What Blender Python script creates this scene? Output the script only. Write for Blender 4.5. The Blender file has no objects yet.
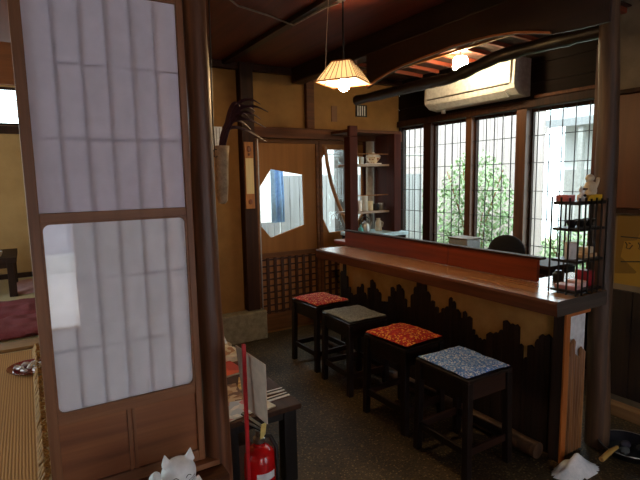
import bpy, bmesh, math, random
from mathutils import Vector, Matrix, noise
from mathutils.geometry import tessellate_polygon
random.seed(7)
sc = bpy.context.scene
COL = sc.collection
PI = math.pi

# ------------------------------------------------------------------ materials
def lin(c):
    c = c / 255.0
    return c / 12.92 if c <= 0.04045 else ((c + 0.055) / 1.055) ** 2.4
def rgb(t): return (lin(t[0]), lin(t[1]), lin(t[2]), 1)

def newmat(name):
    m = bpy.data.materials.new(name); m.use_nodes = True
    nt = m.node_tree; b = nt.nodes['Principled BSDF']
    return m, nt, b

def N(nt, t, **kw):
    n = nt.nodes.new(t)
    for k, v in kw.items():
        if k in n.inputs: n.inputs[k].default_value = v
        else: setattr(n, k, v)
    return n

def ramp(nt, fac, stops):
    r = nt.nodes.new('ShaderNodeValToRGB')
    el = r.color_ramp.elements
    while len(el) > 1: el.remove(el[-1])
    el[0].position = stops[0][0]; el[0].color = rgb(stops[0][1])
    for p, c in stops[1:]:
        e = el.new(p); e.color = rgb(c)
    nt.links.new(fac, r.inputs[0])
    return r.outputs[0]

def coords(nt, scale=(1, 1, 1)):
    tc = nt.nodes.new('ShaderNodeTexCoord'); mp = nt.nodes.new('ShaderNodeMapping')
    mp.inputs['Scale'].default_value = scale
    nt.links.new(tc.outputs['Object'], mp.inputs['Vector'])
    return mp.outputs[0]

def bump(nt, b, h, strength=.3, dist=.005):
    bp = N(nt, 'ShaderNodeBump', Strength=strength, Distance=dist)
    nt.links.new(h, bp.inputs['Height']); nt.links.new(bp.outputs[0], b.inputs['Normal'])

def plain(name, c, rough=.6, metal=0, spec=.5, coat=0):
    m, nt, b = newmat(name)
    b.inputs['Roughness'].default_value = rough; b.inputs['Metallic'].default_value = metal
    b.inputs['Specular IOR Level'].default_value = spec
    b.inputs['Coat Weight'].default_value = coat
    n = N(nt, 'ShaderNodeTexNoise', Scale=30.0, Detail=3.0)
    nt.links.new(coords(nt), n.inputs['Vector'])
    lo = tuple(x * .93 for x in c); hi = tuple(min(255, x * 1.05) for x in c)
    nt.links.new(ramp(nt, n.outputs[0], [(.3, lo), (.7, hi)]), b.inputs['Base Color'])
    return m

def wood(name, dark, light, axis='z', scale=1.0, rough=.5, spec=.5, bmp=.25):
    m, nt, b = newmat(name)
    s = {'x': (1.2, 22, 22), 'y': (22, 1.2, 22), 'z': (22, 22, 1.2)}[axis]
    v = coords(nt, tuple(k * scale for k in s))
    n = N(nt, 'ShaderNodeTexNoise', Scale=1.6, Detail=6.0, Roughness=.6, Distortion=.6)
    nt.links.new(v, n.inputs['Vector'])
    mid = tuple((a + c) / 2 for a, c in zip(dark, light))
    nt.links.new(ramp(nt, n.outputs[0], [(.3, dark), (.5, mid), (.72, light)]), b.inputs['Base Color'])
    b.inputs['Roughness'].default_value = rough; b.inputs['Specular IOR Level'].default_value = spec
    bump(nt, b, n.outputs[0], bmp, .003)
    return m

def plaster(name, c1, c2, scale=4, rough=.9, fine=120):
    m, nt, b = newmat(name)
    v = coords(nt)
    n = N(nt, 'ShaderNodeTexNoise', Scale=float(scale), Detail=5.0, Roughness=.65)
    nt.links.new(v, n.inputs['Vector'])
    f = N(nt, 'ShaderNodeTexNoise', Scale=float(fine), Detail=3.0); nt.links.new(v, f.inputs['Vector'])
    nt.links.new(ramp(nt, n.outputs[0], [(.3, c1), (.7, c2)]), b.inputs['Base Color'])
    b.inputs['Roughness'].default_value = rough; b.inputs['Specular IOR Level'].default_value = .2
    bump(nt, b, f.outputs[0], .35, .003)
    return m

def speckle(name, stops, scale, rough=.8, bmp=.3, kind='voronoi', spec=.3):
    m, nt, b = newmat(name)
    v = coords(nt)
    if kind == 'voronoi':
        n = N(nt, 'ShaderNodeTexVoronoi', Scale=float(scale)); o = None
        nt.links.new(v, n.inputs['Vector'])
        sep = nt.nodes.new('ShaderNodeSeparateColor'); nt.links.new(n.outputs['Color'], sep.inputs[0]); o = sep.outputs[0]
    else:
        n = N(nt, 'ShaderNodeTexNoise', Scale=float(scale), Detail=4.0, Roughness=.7); nt.links.new(v, n.inputs['Vector']); o = n.outputs[0]
    nt.links.new(ramp(nt, o, stops), b.inputs['Base Color'])
    b.inputs['Roughness'].default_value = rough; b.inputs['Specular IOR Level'].default_value = spec
    bump(nt, b, o, bmp, .004)
    return m

def weave(name, c1, c2, axis='x', scale=60, rough=.8):
    m, nt, b = newmat(name)
    w = N(nt, 'ShaderNodeTexWave', Scale=float(scale), Distortion=1.0, Detail=2.0); w.bands_direction = axis.upper()
    w.inputs['Detail Scale'].default_value = 2.0
    nt.links.new(coords(nt), w.inputs['Vector'])
    nt.links.new(ramp(nt, w.outputs[1], [(.1, c1), (.9, c2)]), b.inputs['Base Color'])
    b.inputs['Roughness'].default_value = rough; bump(nt, b, w.outputs[1], .3, .003)
    return m

def glow(name, c, strength):
    m, nt, b = newmat(name)
    b.inputs['Base Color'].default_value = rgb(c); b.inputs['Emission Color'].default_value = rgb(c)
    b.inputs['Emission Strength'].default_value = strength
    return m

def glassy(name, tint=(240, 248, 248), refl=1.0, ior=1.5):
    m = bpy.data.materials.new(name); m.use_nodes = True; nt = m.node_tree; nt.nodes.clear()
    o = nt.nodes.new('ShaderNodeOutputMaterial'); mx = nt.nodes.new('ShaderNodeMixShader')
    t = nt.nodes.new('ShaderNodeBsdfTransparent'); t.inputs[0].default_value = rgb(tint)
    g = nt.nodes.new('ShaderNodeBsdfGlossy'); g.inputs['Roughness'].default_value = .02
    fr = nt.nodes.new('ShaderNodeFresnel'); ge = nt.nodes.new('ShaderNodeNewGeometry'); mr = nt.nodes.new('ShaderNodeMapRange')
    mr.inputs['To Min'].default_value = ior; mr.inputs['To Max'].default_value = 1 / ior   # same index seen from either face of the thin pane
    nt.links.new(ge.outputs['Backfacing'], mr.inputs['Value']); nt.links.new(mr.outputs[0], fr.inputs[0])
    nt.links.new(fr.outputs[0], mx.inputs[0]); nt.links.new(t.outputs[0], mx.inputs[1]); nt.links.new(g.outputs[0], mx.inputs[2])
    nt.links.new(mx.outputs[0], o.inputs[0])
    return m

def translucent(name, c, t=.5):
    m = bpy.data.materials.new(name); m.use_nodes = True; nt = m.node_tree; nt.nodes.clear()
    o = nt.nodes.new('ShaderNodeOutputMaterial'); mx = nt.nodes.new('ShaderNodeMixShader'); mx.inputs[0].default_value = t
    n = N(nt, 'ShaderNodeTexNoise', Scale=14.0, Detail=5.0); nt.links.new(coords(nt), n.inputs['Vector'])
    col = ramp(nt, n.outputs[0], [(.3, tuple(x * .96 for x in c)), (.7, c)])
    a = nt.nodes.new('ShaderNodeBsdfDiffuse'); b = nt.nodes.new('ShaderNodeBsdfTranslucent')
    nt.links.new(col, a.inputs[0]); nt.links.new(col, b.inputs[0])
    nt.links.new(a.outputs[0], mx.inputs[1]); nt.links.new(b.outputs[0], mx.inputs[2]); nt.links.new(mx.outputs[0], o.inputs[0])
    return m

# ------------------------------------------------------------------ mesh builder
class MB:
    def __init__(s): s.v = []; s.f = []
    def add(s, vs, fs):
        k = len(s.v); s.v += [tuple(v) for v in vs]; s.f += [tuple(i + k for i in f) for f in fs]; return s
    def box(s, x0, x1, y0, y1, z0, z1, M=None):
        vs = [Vector((x, y, z)) for x in (x0, x1) for y in (y0, y1) for z in (z0, z1)]
        if M: vs = [M @ v for v in vs]
        return s.add(vs, [(0, 1, 3, 2), (4, 6, 7, 5), (0, 4, 5, 1), (2, 3, 7, 6), (0, 2, 6, 4), (1, 5, 7, 3)])
    def cbox(s, c, sx, sy, sz, rz=0, rx=0, ry=0):
        M = Matrix.Translation(c) @ Matrix.Rotation(rz, 4, 'Z') @ Matrix.Rotation(ry, 4, 'Y') @ Matrix.Rotation(rx, 4, 'X')
        return s.box(-sx / 2, sx / 2, -sy / 2, sy / 2, -sz / 2, sz / 2, M)
    def plate(s, outer, holes, axis, d0, d1):
        mp = {'x': lambda u, v, d: (d, u, v), 'y': lambda u, v, d: (u, d, v), 'z': lambda u, v, d: (u, v, d)}[axis]
        loops = [outer] + list(holes)
        tris = tessellate_polygon([[Vector((u, v, 0)) for u, v in L] for L in loops])
        pts = [p for L in loops for p in L]; n = len(pts)
        vs = [mp(u, v, d0) for u, v in pts] + [mp(u, v, d1) for u, v in pts]
        fs = [tuple(t) for t in tris] + [tuple(n + i for i in reversed(t)) for t in tris]
        k = 0
        for L in loops:
            m = len(L)
            for i in range(m):
                a, b = k + i, k + (i + 1) % m
                fs.append((a, b, b + n, a + n))
            k += m
        return s.add(vs, fs)
    def tube(s, pts, r, seg=8, caps=True):
        pts = [Vector(p) for p in pts]; n = len(pts)
        rs = r if isinstance(r, (list, tuple)) else [r] * n
        vs = []; up = None
        for i, p in enumerate(pts):
            d = (pts[min(i + 1, n - 1)] - pts[max(i - 1, 0)]).normalized()
            if up is None: up = d.orthogonal().normalized()
            up = (up - d * up.dot(d)).normalized(); w = d.cross(up)
            for k in range(seg):
                a = 2 * PI * k / seg
                vs.append(p + (up * math.cos(a) + w * math.sin(a)) * rs[i])
        fs = [(i * seg + k, i * seg + (k + 1) % seg, (i + 1) * seg + (k + 1) % seg, (i + 1) * seg + k) for i in range(n - 1) for k in range(seg)]
        if caps: fs += [tuple(range(seg - 1, -1, -1)), tuple((n - 1) * seg + k for k in range(seg))]
        return s.add(vs, fs)
    def lathe(s, c, prof, seg=24, squash=(1, 1)):
        vs = []; m = len(prof)
        for r, z in prof:
            for k in range(seg):
                a = 2 * PI * k / seg
                vs.append((c[0] + r * math.cos(a) * squash[0], c[1] + r * math.sin(a) * squash[1], c[2] + z))
        fs = [(i * seg + k, i * seg + (k + 1) % seg, (i + 1) * seg + (k + 1) % seg, (i + 1) * seg + k) for i in range(m - 1) for k in range(seg)]
        fs += [tuple(range(seg - 1, -1, -1)), tuple((m - 1) * seg + k for k in range(seg))]
        return s.add(vs, fs)
    def ball(s, c, rx, ry, rz, seg=20, ring=12, M=None):
        vs = []; 
        for i in range(1, ring):
            t = PI * i / ring
            for k in range(seg):
                a = 2 * PI * k / seg
                v = Vector((rx * math.sin(t) * math.cos(a), ry * math.sin(t) * math.sin(a), rz * math.cos(t)))
                vs.append((M @ v if M else v) + Vector(c))
        top = len(vs); t_ = Vector((0, 0, rz)); b_ = Vector((0, 0, -rz))
        vs += [(M @ t_ if M else t_) + Vector(c), (M @ b_ if M else b_) + Vector(c)]
        fs = [(i * seg + k, (i + 1) * seg + k, (i + 1) * seg + (k + 1) % seg, i * seg + (k + 1) % seg) for i in range(ring - 2) for k in range(seg)]
        fs += [(top, k, (k + 1) % seg) for k in range(seg)]
        fs += [(top + 1, (ring - 2) * seg + (k + 1) % seg, (ring - 2) * seg + k) for k in range(seg)]
        return s.add(vs, fs)
    def pad(s, x0, x1, y0, y1, z0, z1, n=10, seed=0, lump=.004, puff=.6, M=None):
        # a soft cushion: grid top that swells to the middle, closed underside
        vs = []; fs = []
        for side in (0, 1):
            for i in range(n + 1):
                for j in range(n + 1):
                    u = i / n; v = j / n
                    e = (1 - abs(2 * u - 1) ** 4) * (1 - abs(2 * v - 1) ** 4)
                    mid = z0 + (z1 - z0) * .4
                    z = mid + (z1 - mid) * e ** puff if side else mid - (mid - z0) * e ** .3
                    if side: z += lump * noise.noise(Vector((u * 6 + seed, v * 6, seed)))
                    pinch = 1 - .03 * (1 - abs(2 * u - 1)) ; pinch2 = 1 - .03 * (1 - abs(2 * v - 1))
                    x = (x0 + x1) / 2 + (u - .5) * (x1 - x0) * pinch2; y = (y0 + y1) / 2 + (v - .5) * (y1 - y0) * pinch
                    p = Vector((x, y, z)); vs.append(M @ p if M else p)
        K = (n + 1) ** 2
        for i in range(n):
            for j in range(n):
                a = i * (n + 1) + j
                fs.append((a, a + 1, a + n + 2, a + n + 1)); fs.append((K + a, K + a + n + 1, K + a + n + 2, K + a + 1))
        return s.add(vs, fs)
    def build(s, name, mat, parent=None, label=None, cat=None, group=None, kind=None, bevel=0, smooth=False, origin=None):
        o0 = Vector((0, 0, 0))
        if parent is not None:
            p = parent
            while p is not None: o0 += p.location; p = p.parent
        elif origin == 'base' or (origin is None):
            xs = [v[0] for v in s.v]; ys = [v[1] for v in s.v]; zs = [v[2] for v in s.v]
            o0 = Vector(((min(xs) + max(xs)) / 2, (min(ys) + max(ys)) / 2, min(zs)))
        me = bpy.data.meshes.new(name)
        me.from_pydata([tuple(Vector(v) - o0) for v in s.v], [], s.f); me.update()
        bm = bmesh.new(); bm.from_mesh(me)
        if parent is not None or True: bmesh.ops.remove_doubles(bm, verts=bm.verts, dist=1e-6)
        bmesh.ops.recalc_face_normals(bm, faces=bm.faces); bm.to_mesh(me); bm.free()
        me.materials.append(mat)
        o = bpy.data.objects.new(name, me); COL.objects.link(o)
        if parent is not None: o.parent = parent
        else: o.location = o0
        if smooth:
            for p in me.polygons: p.use_smooth = True
            if smooth == 'auto': me.set_sharp_from_angle(angle=R(35))
        if bevel:
            b = o.modifiers.new('bevel', 'BEVEL'); b.width = bevel; b.segments = 2; b.limit_method = 'ANGLE'; b.angle_limit = R(40)
        tag(o, label, cat, group, kind)
        return o
def R(d): return math.radians(d)
def tag(o, label=None, cat=None, group=None, kind=None):
    if label: o['label'] = label
    if cat: o['category'] = cat
    if group: o['group'] = group
    if kind: o['kind'] = kind
    return o
def thing(name, label, cat, loc, group=None, kind=None):
    o = bpy.data.objects.new(name, None); COL.objects.link(o); o.location = loc; o.empty_display_size = .05
    return tag(o, label, cat, group, kind)
def copy_tree(o, parent=None):
    c = o.copy(); COL.objects.link(c)
    if parent is not None: c.parent = parent
    for ch in list(o.children): copy_tree(ch, c)
    return c
S = 'structure'

# palette
M = {}
M['plaster'] = plaster('ochre_plaster', (124, 90, 50), (146, 108, 62))
M['plaster_pale'] = plaster('pale_plaster', (160, 122, 76), (178, 138, 88), 3)
M['plaster_grey'] = plaster('grey_plaster', (118, 106, 88), (140, 128, 108), 6)
M['darkwall'] = wood('dark_boards', (16, 9, 6), (30, 17, 11), 'y', .6, .8, .15)
M['ceil'] = wood('ceiling_boards', (70, 27, 17), (104, 44, 28), 'y', .5, .45)
M['ceil_t'] = wood('tatami_ceiling', (70, 40, 24), (96, 58, 34), 'x', .5, .6)
M['beam'] = wood('beam_brown', (62, 33, 16), (104, 60, 30), 'x', .8, .6, .2)
M['pillar_dark'] = wood('pillar_dark_brown', (34, 18, 10), (62, 34, 18), 'z', .7, .6, .2)
M['log'] = wood('log_bark_polished', (52, 30, 19), (150, 98, 64), 'z', .45, .42, bmp=.6)
M['log_grey'] = wood('log_weathered', (46, 32, 22), (116, 84, 56), 'z', .45, .55, bmp=.6)
M['log_black'] = wood('log_blackened', (20, 13, 9), (44, 28, 18), 'y', .5, .4, bmp=.8)
M['shojiwood'] = wood('shoji_cedar', (116, 72, 40), (158, 104, 64), 'z', .8, .5)
M['shojiwood_x'] = wood('shoji_cedar_rail', (116, 72, 40), (158, 104, 64), 'x', .8, .5)
M['panelwood'] = wood('panel_cedar', (112, 62, 32), (164, 104, 60), 'x', .35, .45)
M['paper'] = translucent('shoji_paper', (236, 230, 240), .50)
M['kumiko'] = plain('kumiko_wood', (100, 84, 78), .7)
M['glass'] = glassy('window_glass')
M['glass_shoji'] = glassy('shoji_glass', (255, 255, 255), ior=1.55)
M['counter'] = wood('counter_wood', (150, 106, 66), (196, 150, 104), 'y', .5, .24, .8, .06)
M['counter'].node_tree.nodes['Principled BSDF'].inputs['Coat Weight'].default_value = .6
M['counter'].node_tree.nodes['Principled BSDF'].inputs['Coat Roughness'].default_value = .18
M['counter_face'] = wood('counter_edge_bark', (70, 36, 18), (120, 66, 34), 'y', .6, .5)
M['counter_end'] = wood('counter_end_grain', (52, 44, 38), (92, 80, 68), 'x', .6, .6, bmp=.6)
M['screen'] = wood('screen_board', (104, 38, 18), (140, 58, 28), 'y', .5, .4)
M['endboard'] = wood('end_board_orange', (158, 88, 34), (202, 124, 58), 'z', .6, .5)
M['picket'] = wood('charred_bark_slat', (22, 14, 10), (52, 32, 20), 'z', .8, .7, bmp=.8)
M['bamboo_brown'] = wood('brown_bamboo_strip', (104, 68, 38), (172, 120, 70), 'z', 1, .45, bmp=.6)
M['stool'] = wood('stool_dark_wood', (16, 9, 6), (34, 19, 12), 'z', .9, .4)
M['stool_mid'] = wood('stool_mid_wood', (34, 18, 11), (58, 32, 20), 'x', .9, .4)
M['white_panel'] = plain('white_panel', (226, 230, 230), .7)
M['black'] = plain('black_lacquer', (22, 19, 18), .4)
M['black_iron'] = plain('black_iron', (28, 25, 24), .45, .2)
M['barwire'] = plain('window_bar_black', (30, 27, 27), .5)
M['white_plastic'] = plain('white_plastic', (238, 237, 232), .45, spec=.3)
M['grey_plastic'] = plain('grey_plastic', (150, 150, 148), .5)
M['ceramic'] = plain('white_ceramic', (240, 240, 238), .3, coat=.2)
M['cream'] = plain('cream_ceramic', (226, 212, 178), .35)
M['red_paint'] = plain('red_enamel', (196, 20, 22), .25, coat=.4)
M['red_pole'] = plain('red_pole_paint', (186, 22, 30), .4)
M['rubber'] = plain('black_rubber', (18, 18, 19), .5)
M['chrome'] = plain('dull_chrome', (170, 168, 160), .3, 1)
M['signplate'] = plain('grey_white_plate', (196, 176, 156), .6)
M['ink'] = plain('black_ink', (34, 32, 34), .7)
M['stone'] = speckle('concrete_base', [(.3, (110, 100, 80)), (.7, (148, 138, 114))], 18, .9, .4, 'noise')
M['bottle_teal'] = plain('teal_glaze', (60, 150, 150), .3)
M['sinkblue'] = plain('pale_blue_laminate', (176, 204, 214), .3)
M['tinmetal'] = plain('brushed_tin', (168, 166, 160), .35, .8)
M['leaf'] = plain('purple_dried_leaf', (58, 26, 38), .6)
M['vase'] = speckle('wrinkled_leather', [(.3, (128, 108, 82)), (.7, (176, 154, 122))], 26, .7, .8, 'noise')
M['mat'] = weave('rush_mat', (150, 100, 46), (180, 128, 66), 'x', 26)
M['tatami'] = weave('tatami_rush', (186, 166, 124), (208, 188, 146), 'x', 90)
M['redfab'] = speckle('maroon_cotton', [(.3, (112, 50, 54)), (.7, (132, 62, 64))], 60, .95, .3, 'noise')
M['pinkfab'] = speckle('pink_cotton', [(.3, (196, 150, 152)), (.7, (216, 176, 176))], 40, .95, .3, 'noise')
M['foil'] = plain('crinkled_foil', (212, 206, 206), .28, .85)
M['lacquer'] = plain('red_lacquer', (120, 14, 14), .15, coat=.6)
M['straw'] = wood('straw_bundle', (120, 82, 40), (196, 150, 84), 'z', 1.5, .7)

def floor_mat():
    m, nt, b = newmat('washed_gravel_floor')
    v = coords(nt)
    vo = N(nt, 'ShaderNodeTexVoronoi', Scale=85.0); nt.links.new(v, vo.inputs['Vector'])
    sep = nt.nodes.new('ShaderNodeSeparateColor'); nt.links.new(vo.outputs['Color'], sep.inputs[0])
    peb = ramp(nt, sep.outputs[0], [(.0, (44, 34, 22)), (.4, (80, 64, 40)), (.75, (116, 94, 58)), (.95, (150, 128, 84))])
    big = N(nt, 'ShaderNodeTexNoise', Scale=1.6, Detail=4.0); nt.links.new(v, big.inputs['Vector'])
    cem = ramp(nt, big.outputs[0], [(.4, (62, 52, 36)), (.6, (86, 72, 50))])
    mx = N(nt, 'ShaderNodeMixRGB'); st = ramp(nt, vo.outputs['Distance'], [(.3, (0, 0, 0)), (.55, (255, 255, 255))])
    nt.links.new(st, mx.inputs[0]); nt.links.new(peb, mx.inputs[1]); nt.links.new(cem, mx.inputs[2])
    mx2 = N(nt, 'ShaderNodeMixRGB', blend_type='MULTIPLY'); mx2.inputs[0].default_value = .7
    nt.links.new(mx.outputs[0], mx2.inputs[1])
    nt.links.new(ramp(nt, big.outputs[0], [(.35, (150, 140, 126)), (.65, (255, 255, 255))]), mx2.inputs[2])
    nt.links.new(mx2.outputs[0], b.inputs['Base Color'])
    b.inputs['Roughness'].default_value = .6; b.inputs['Specular IOR Level'].default_value = .35
    bump(nt, b, vo.outputs['Distance'], .5, .004)
    return m
M['floor'] = floor_mat()

def cover(name, cols, scale=14, seed=0):
    m, nt, b = newmat(name)
    tc = nt.nodes.new('ShaderNodeTexCoord'); mp = nt.nodes.new('ShaderNodeMapping'); mp.inputs['Location'].default_value = (seed, seed * .7, 0)
    nt.links.new(tc.outputs['Object'], mp.inputs[0])
    n = N(nt, 'ShaderNodeTexVoronoi', Scale=float(scale)); nt.links.new(mp.outputs[0], n.inputs['Vector'])
    sep = nt.nodes.new('ShaderNodeSeparateColor'); nt.links.new(n.outputs['Color'], sep.inputs[0])
    k = len(cols); r = ramp(nt, sep.outputs[0], [(i / k, c) for i, c in enumerate(cols)])
    r.node.color_ramp.interpolation = 'CONSTANT'
    nt.links.new(r, b.inputs['Base Color']); b.inputs['Roughness'].default_value = .35
    return m

def pebble_fab(name, cols, scale):
    m = cover(name, cols, scale); m.node_tree.nodes['Principled BSDF'].inputs['Roughness'].default_value = .9
    return m
M['cush_red'] = pebble_fab('red_print_cotton', [(160, 22, 14), (176, 28, 16), (196, 50, 20), (160, 22, 16), (226, 160, 60)], 95)
M['cush_red2'] = pebble_fab('red_print_cotton_fine', [(170, 22, 16), (156, 18, 14), (186, 40, 26), (226, 160, 90), (170, 24, 18)], 95)
M['cush_grey'] = pebble_fab('grey_print_cotton', [(112, 114, 110), (122, 124, 120), (104, 106, 104), (132, 132, 128)], 110)
M['cush_blue'] = pebble_fab('blue_print_cotton', [(90, 140, 220), (112, 160, 232), (214, 230, 250), (82, 126, 210), (150, 188, 240)], 130)

# ------------------------------------------------------------------ setting
def rect(a, b, c, d): return [(a, c), (b, c), (b, d), (a, d)]
def struct(mb, name, mat, **k): return mb.build(name, mat, kind=S, **k)

struct(MB().box(-1.8, 3.9, -2.1, 4.5, -.1, 0), 'floor', M['floor'])
struct(MB().plate([(-3.2, 1.91), (.60, 1.91), (.60, 4.35), (1.3, 4.35), (1.3, 7.1), (-3.2, 7.1)], [], 'z', .005, .4), 'floor_tatami_room', M['tatami'])
struct(MB().box(-1.8, 3.9, -2.1, 4.5, 2.62, 2.7), 'ceiling', M['ceil'])
struct(MB().box(-3.3, 1.4, 1.95, 7.2, 3.3, 3.4), 'ceiling_tatami_room', M['ceil_t'])
# back wall of the passage: plaster with openings for the two doors
D1 = (1.90, 2.62, 0.02, 1.94); D2 = (2.65, 3.66, 0.02, 1.94)
struct(MB().plate(rect(.60, 3.72, 0, 2.62), [rect(1.93, 3.63, .05, 1.91)], 'y', 4.37, 4.47), 'wall_back', M['plaster'])
# window wall
struct(MB().plate(rect(1.75, 4.47, 0, 2.15), [rect(2.06, 4.36, .72, 2.11)], 'x', 3.72, 3.82), 'wall_right', M['darkwall'])
mbw = MB()
for i in range(3): mbw.box(3.71, 3.8, 1.75, 4.37, 2.151 + i * .157, 2.151 + i * .157 + .153)
struct(mbw, 'wall_right_upper', M['darkwall'])
# near right wall past the log pillar
pl = MB(); random.seed(3)
y = -2.0
while y < 1.70:
    w = .1 + random.random() * .03; pl.box(3.22 + random.random() * .008, 3.3, y, min(y + w - .004, 1.74), .10, .80); y += w
struct(pl, 'wall_right_planks', M['picket'])
struct(MB().box(3.245, 3.3, -2, 1.74, 0, 2.62), 'wall_right_near', M['plaster_grey'])
struct(MB().box(3.245, 3.8, 1.742, 1.78, 0, 2.62), 'wall_right_return', M['darkwall'])
struct(MB().box(3.215, 3.243, -2, 1.70, 1.33, 2.03), 'trim_1', wood('orange_board', (84, 44, 18), (108, 60, 27), 'z', .4, .5), bevel=.004)
struct(MB().box(3.20, 3.243, -2, 1.72, 1.30, 1.325), 'trim_2', M['pillar_dark'])
struct(MB().box(3.20, 3.243, -2, 1.72, 2.035, 2.06), 'trim_3', M['pillar_dark'])
# entry wall behind the camera with its open doorway and a second opening added for light
struct(MB().plate(rect(-1.8, 3.4, 0, 2.62), [rect(-.40, .40, .01, 2.1), rect(1.75, 2.65, .01, 2.1)], 'y', -2.1, -2.0), 'wall_front', M['plaster'])
struct(MB().box(-1.9, -1.8, -2.1, 1.85, 0, 2.62), 'wall_left_entry', M['plaster'])
# tatami room shell
struct(MB().plate(rect(-3.2, 1.3, .4, 3.3), [rect(-1.6, .05, 2.25, 2.70)], 'y', 7.0, 7.1), 'wall_tatami_back', M['plaster_pale'])
struct(MB().plate(rect(1.85, 7.1, .4, 3.3), [rect(2.0, 6.6, .5, 2.7)], 'x', -3.3, -3.2), 'wall_tatami_left', M['plaster_pale'])
struct(MB().box(.55, .60, 1.93, 4.37, .4, 3.3), 'wall_tatami_right', M['plaster_pale'])
struct(MB().box(1.3, 1.36, 4.47, 7.1, .4, 3.3), 'wall_tatami_right_far', M['plaster_pale'])
struct(MB().box(.60, 1.36, 4.47, 4.5, .4, 3.3), 'wall_tatami_return', M['plaster_pale'])
struct(MB().box(-3.3, .60, 1.82, 1.92, 2.24, 3.4), 'wall_over_shoji', M['plaster'])
struct(MB().box(-3.3, -1.8, 1.78, 1.92, 0, 2.24), 'wall_tatami_front', M['plaster'])
struct(MB().box(-1.6, .05, 6.94, 7.0, 2.72, 3.28), 'trim_4', wood('orange_transom', (110, 58, 24), (138, 76, 34), 'x', .4, .5))
struct(MB().box(-3.1, 1.2, 6.93, 6.995, 2.15, 2.24), 'trim_5', M['pillar_dark'], bevel=.004)
struct(MB().box(-3.1, 1.2, 6.96, 6.998, .402, .46), 'baseboard_back', M['pillar_dark'])
# step and sill under the shoji
struct(MB().box(-1.75, .56, 1.42, 1.715, .30, .385), 'trim_6', M['shojiwood_x'], bevel=.006)
struct(MB().box(-1.75, .56, 1.45, 1.71, .0, .298), 'trim_7', M['pillar_dark'])
struct(MB().box(-3.0, .60, 1.72, 1.908, .0, .40), 'trim_23', M['beam'])
struct(MB().box(-3.0, .59, 1.80, 1.90, .402, .425), 'trim_8', M['shojiwood_x'], bevel=.003)
struct(MB().box(-3.0, .57, 1.80, 1.90, 2.219, 2.239), 'trim_9', M['beam'], bevel=.003)

# log post beside the shoji
def log(pts, rad, seg=16, amp=.006, seed=0, nz=18):
    mb = MB(); P = []; RR = []
    for i in range(nz + 1):
        t = i / nz * (len(pts) - 1); k = min(int(t), len(pts) - 2); f = t - k
        p = Vector(pts[k]).lerp(Vector(pts[k + 1]), f)
        p += Vector((noise.noise(Vector((i * .35, seed, 0))), noise.noise(Vector((i * .35, seed, 9))), 0)) * amp
        P.append(p); r = rad[0] + (rad[1] - rad[0]) * i / nz; RR.append(r * (1 + .08 * noise.noise(Vector((i * .6, seed, 4)))))
    return mb.tube(P, RR, seg)
struct(log([(.612, 1.86, 0), (.598, 1.86, .83), (.593, 1.86, 1.32), (.593, 1.86, 1.85), (.596, 1.86, 2.62)], (.056, .042), seed=2), 'pillar_by_shoji', M['log'], smooth='auto')
# back wall timbers
struct(MB().box(1.755, 1.885, 4.27, 4.372, .29, 2.62), 'pillar_back', M['pillar_dark'], bevel=.006)
struct(MB().box(1.89, 3.70, 4.29, 4.372, 1.945, 2.05), 'beam_back', M['beam'], bevel=.006)
struct(MB().box(2.48, 2.57, 4.32, 4.372, 2.055, 2.62), 'pillar_upper', M['beam'], bevel=.004)
struct(MB().box(.62, 1.93, 4.22, 4.355, 0.0, .285), 'trim_10', M['stone'], bevel=.012)
struct(MB().box(.62, 3.7, 4.30, 4.372, 2.56, 2.618), 'trim_11', M['pillar_dark'])
struct(MB().box(1.60, 1.66, 1.9, 4.3, 2.585, 2.618), 'trim_12', M['log_black'])
struct(MB().box(2.30, 2.42, 1.3, 4.3, 2.47, 2.618), 'beam_over_counter', M['log_black'], bevel=.01)

# doors with hexagonal windows
M['doorframe'] = wood('door_frame', (84, 52, 28), (120, 78, 44), 'x', .8, .6, .2)
def hexdoor(name, x0, x1, hexa, mat):
    r = thing(name, None, None, ((x0 + x1) / 2, 4.35, .02), kind=S)
    MB().plate(rect(x0 + .03, x1 - .03, .80, 1.92), [hexa], 'y', 4.375, 4.395).build('panel', mat, r)
    fr = MB().plate(rect(x0, x1, .02, 1.94), [rect(x0 + .035, x1 - .035, .82, 1.905), rect(x0 + .035, x1 - .035, .2, .77)], 'y', 4.36, 4.41)
    fr.build('frame', M['doorframe'], r, bevel=.003)
    MB().plate([(u, v) for u, v in hexa], [], 'y', 4.384, 4.387).build('pane', M['glass'], r)
    MB().box(x0 + .03, x1 - .03, 4.39, 4.40, .2, .77).build('back_board', wood('split_bamboo_board', (140, 96, 54), (176, 126, 76), 'x', 1.2, .6), r)
    la = MB(); n = int((x1 - x0) / .085); 
    for i in range(n + 1):
        xx = x0 + .04 + (x1 - x0 - .08) * i / n
        la.box(xx - .016, xx + .016, 4.368, 4.378, .2, .77)
    for j in range(9):
        zz = .215 + j * .067
        la.box(x0 + .035, x1 - .035, 4.376, 4.386, zz - .008, zz + .008)
    la.build('lattice', wood('lattice_bamboo', (48, 24, 12), (74, 40, 20), 'x', 1, .5), r)
    return r
panel_brown = wood('door_panel_brown', (128, 86, 44), (148, 102, 56), 'z', .35, .7, .2)
hexdoor('door_1', 1.90, 2.635, [(1.962, 1.10), (1.965, 1.48), (2.09, 1.652), (2.448, 1.592), (2.455, 1.08), (2.068, .972)], panel_brown)
hexdoor('door_2', 2.64, 3.66, [(2.672, 1.15), (2.672, 1.74), (2.74, 1.85), (3.10, 1.85), (3.19, 1.74), (3.19, 1.15), (3.08, .985), (2.76, .975)], panel_brown)
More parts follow.
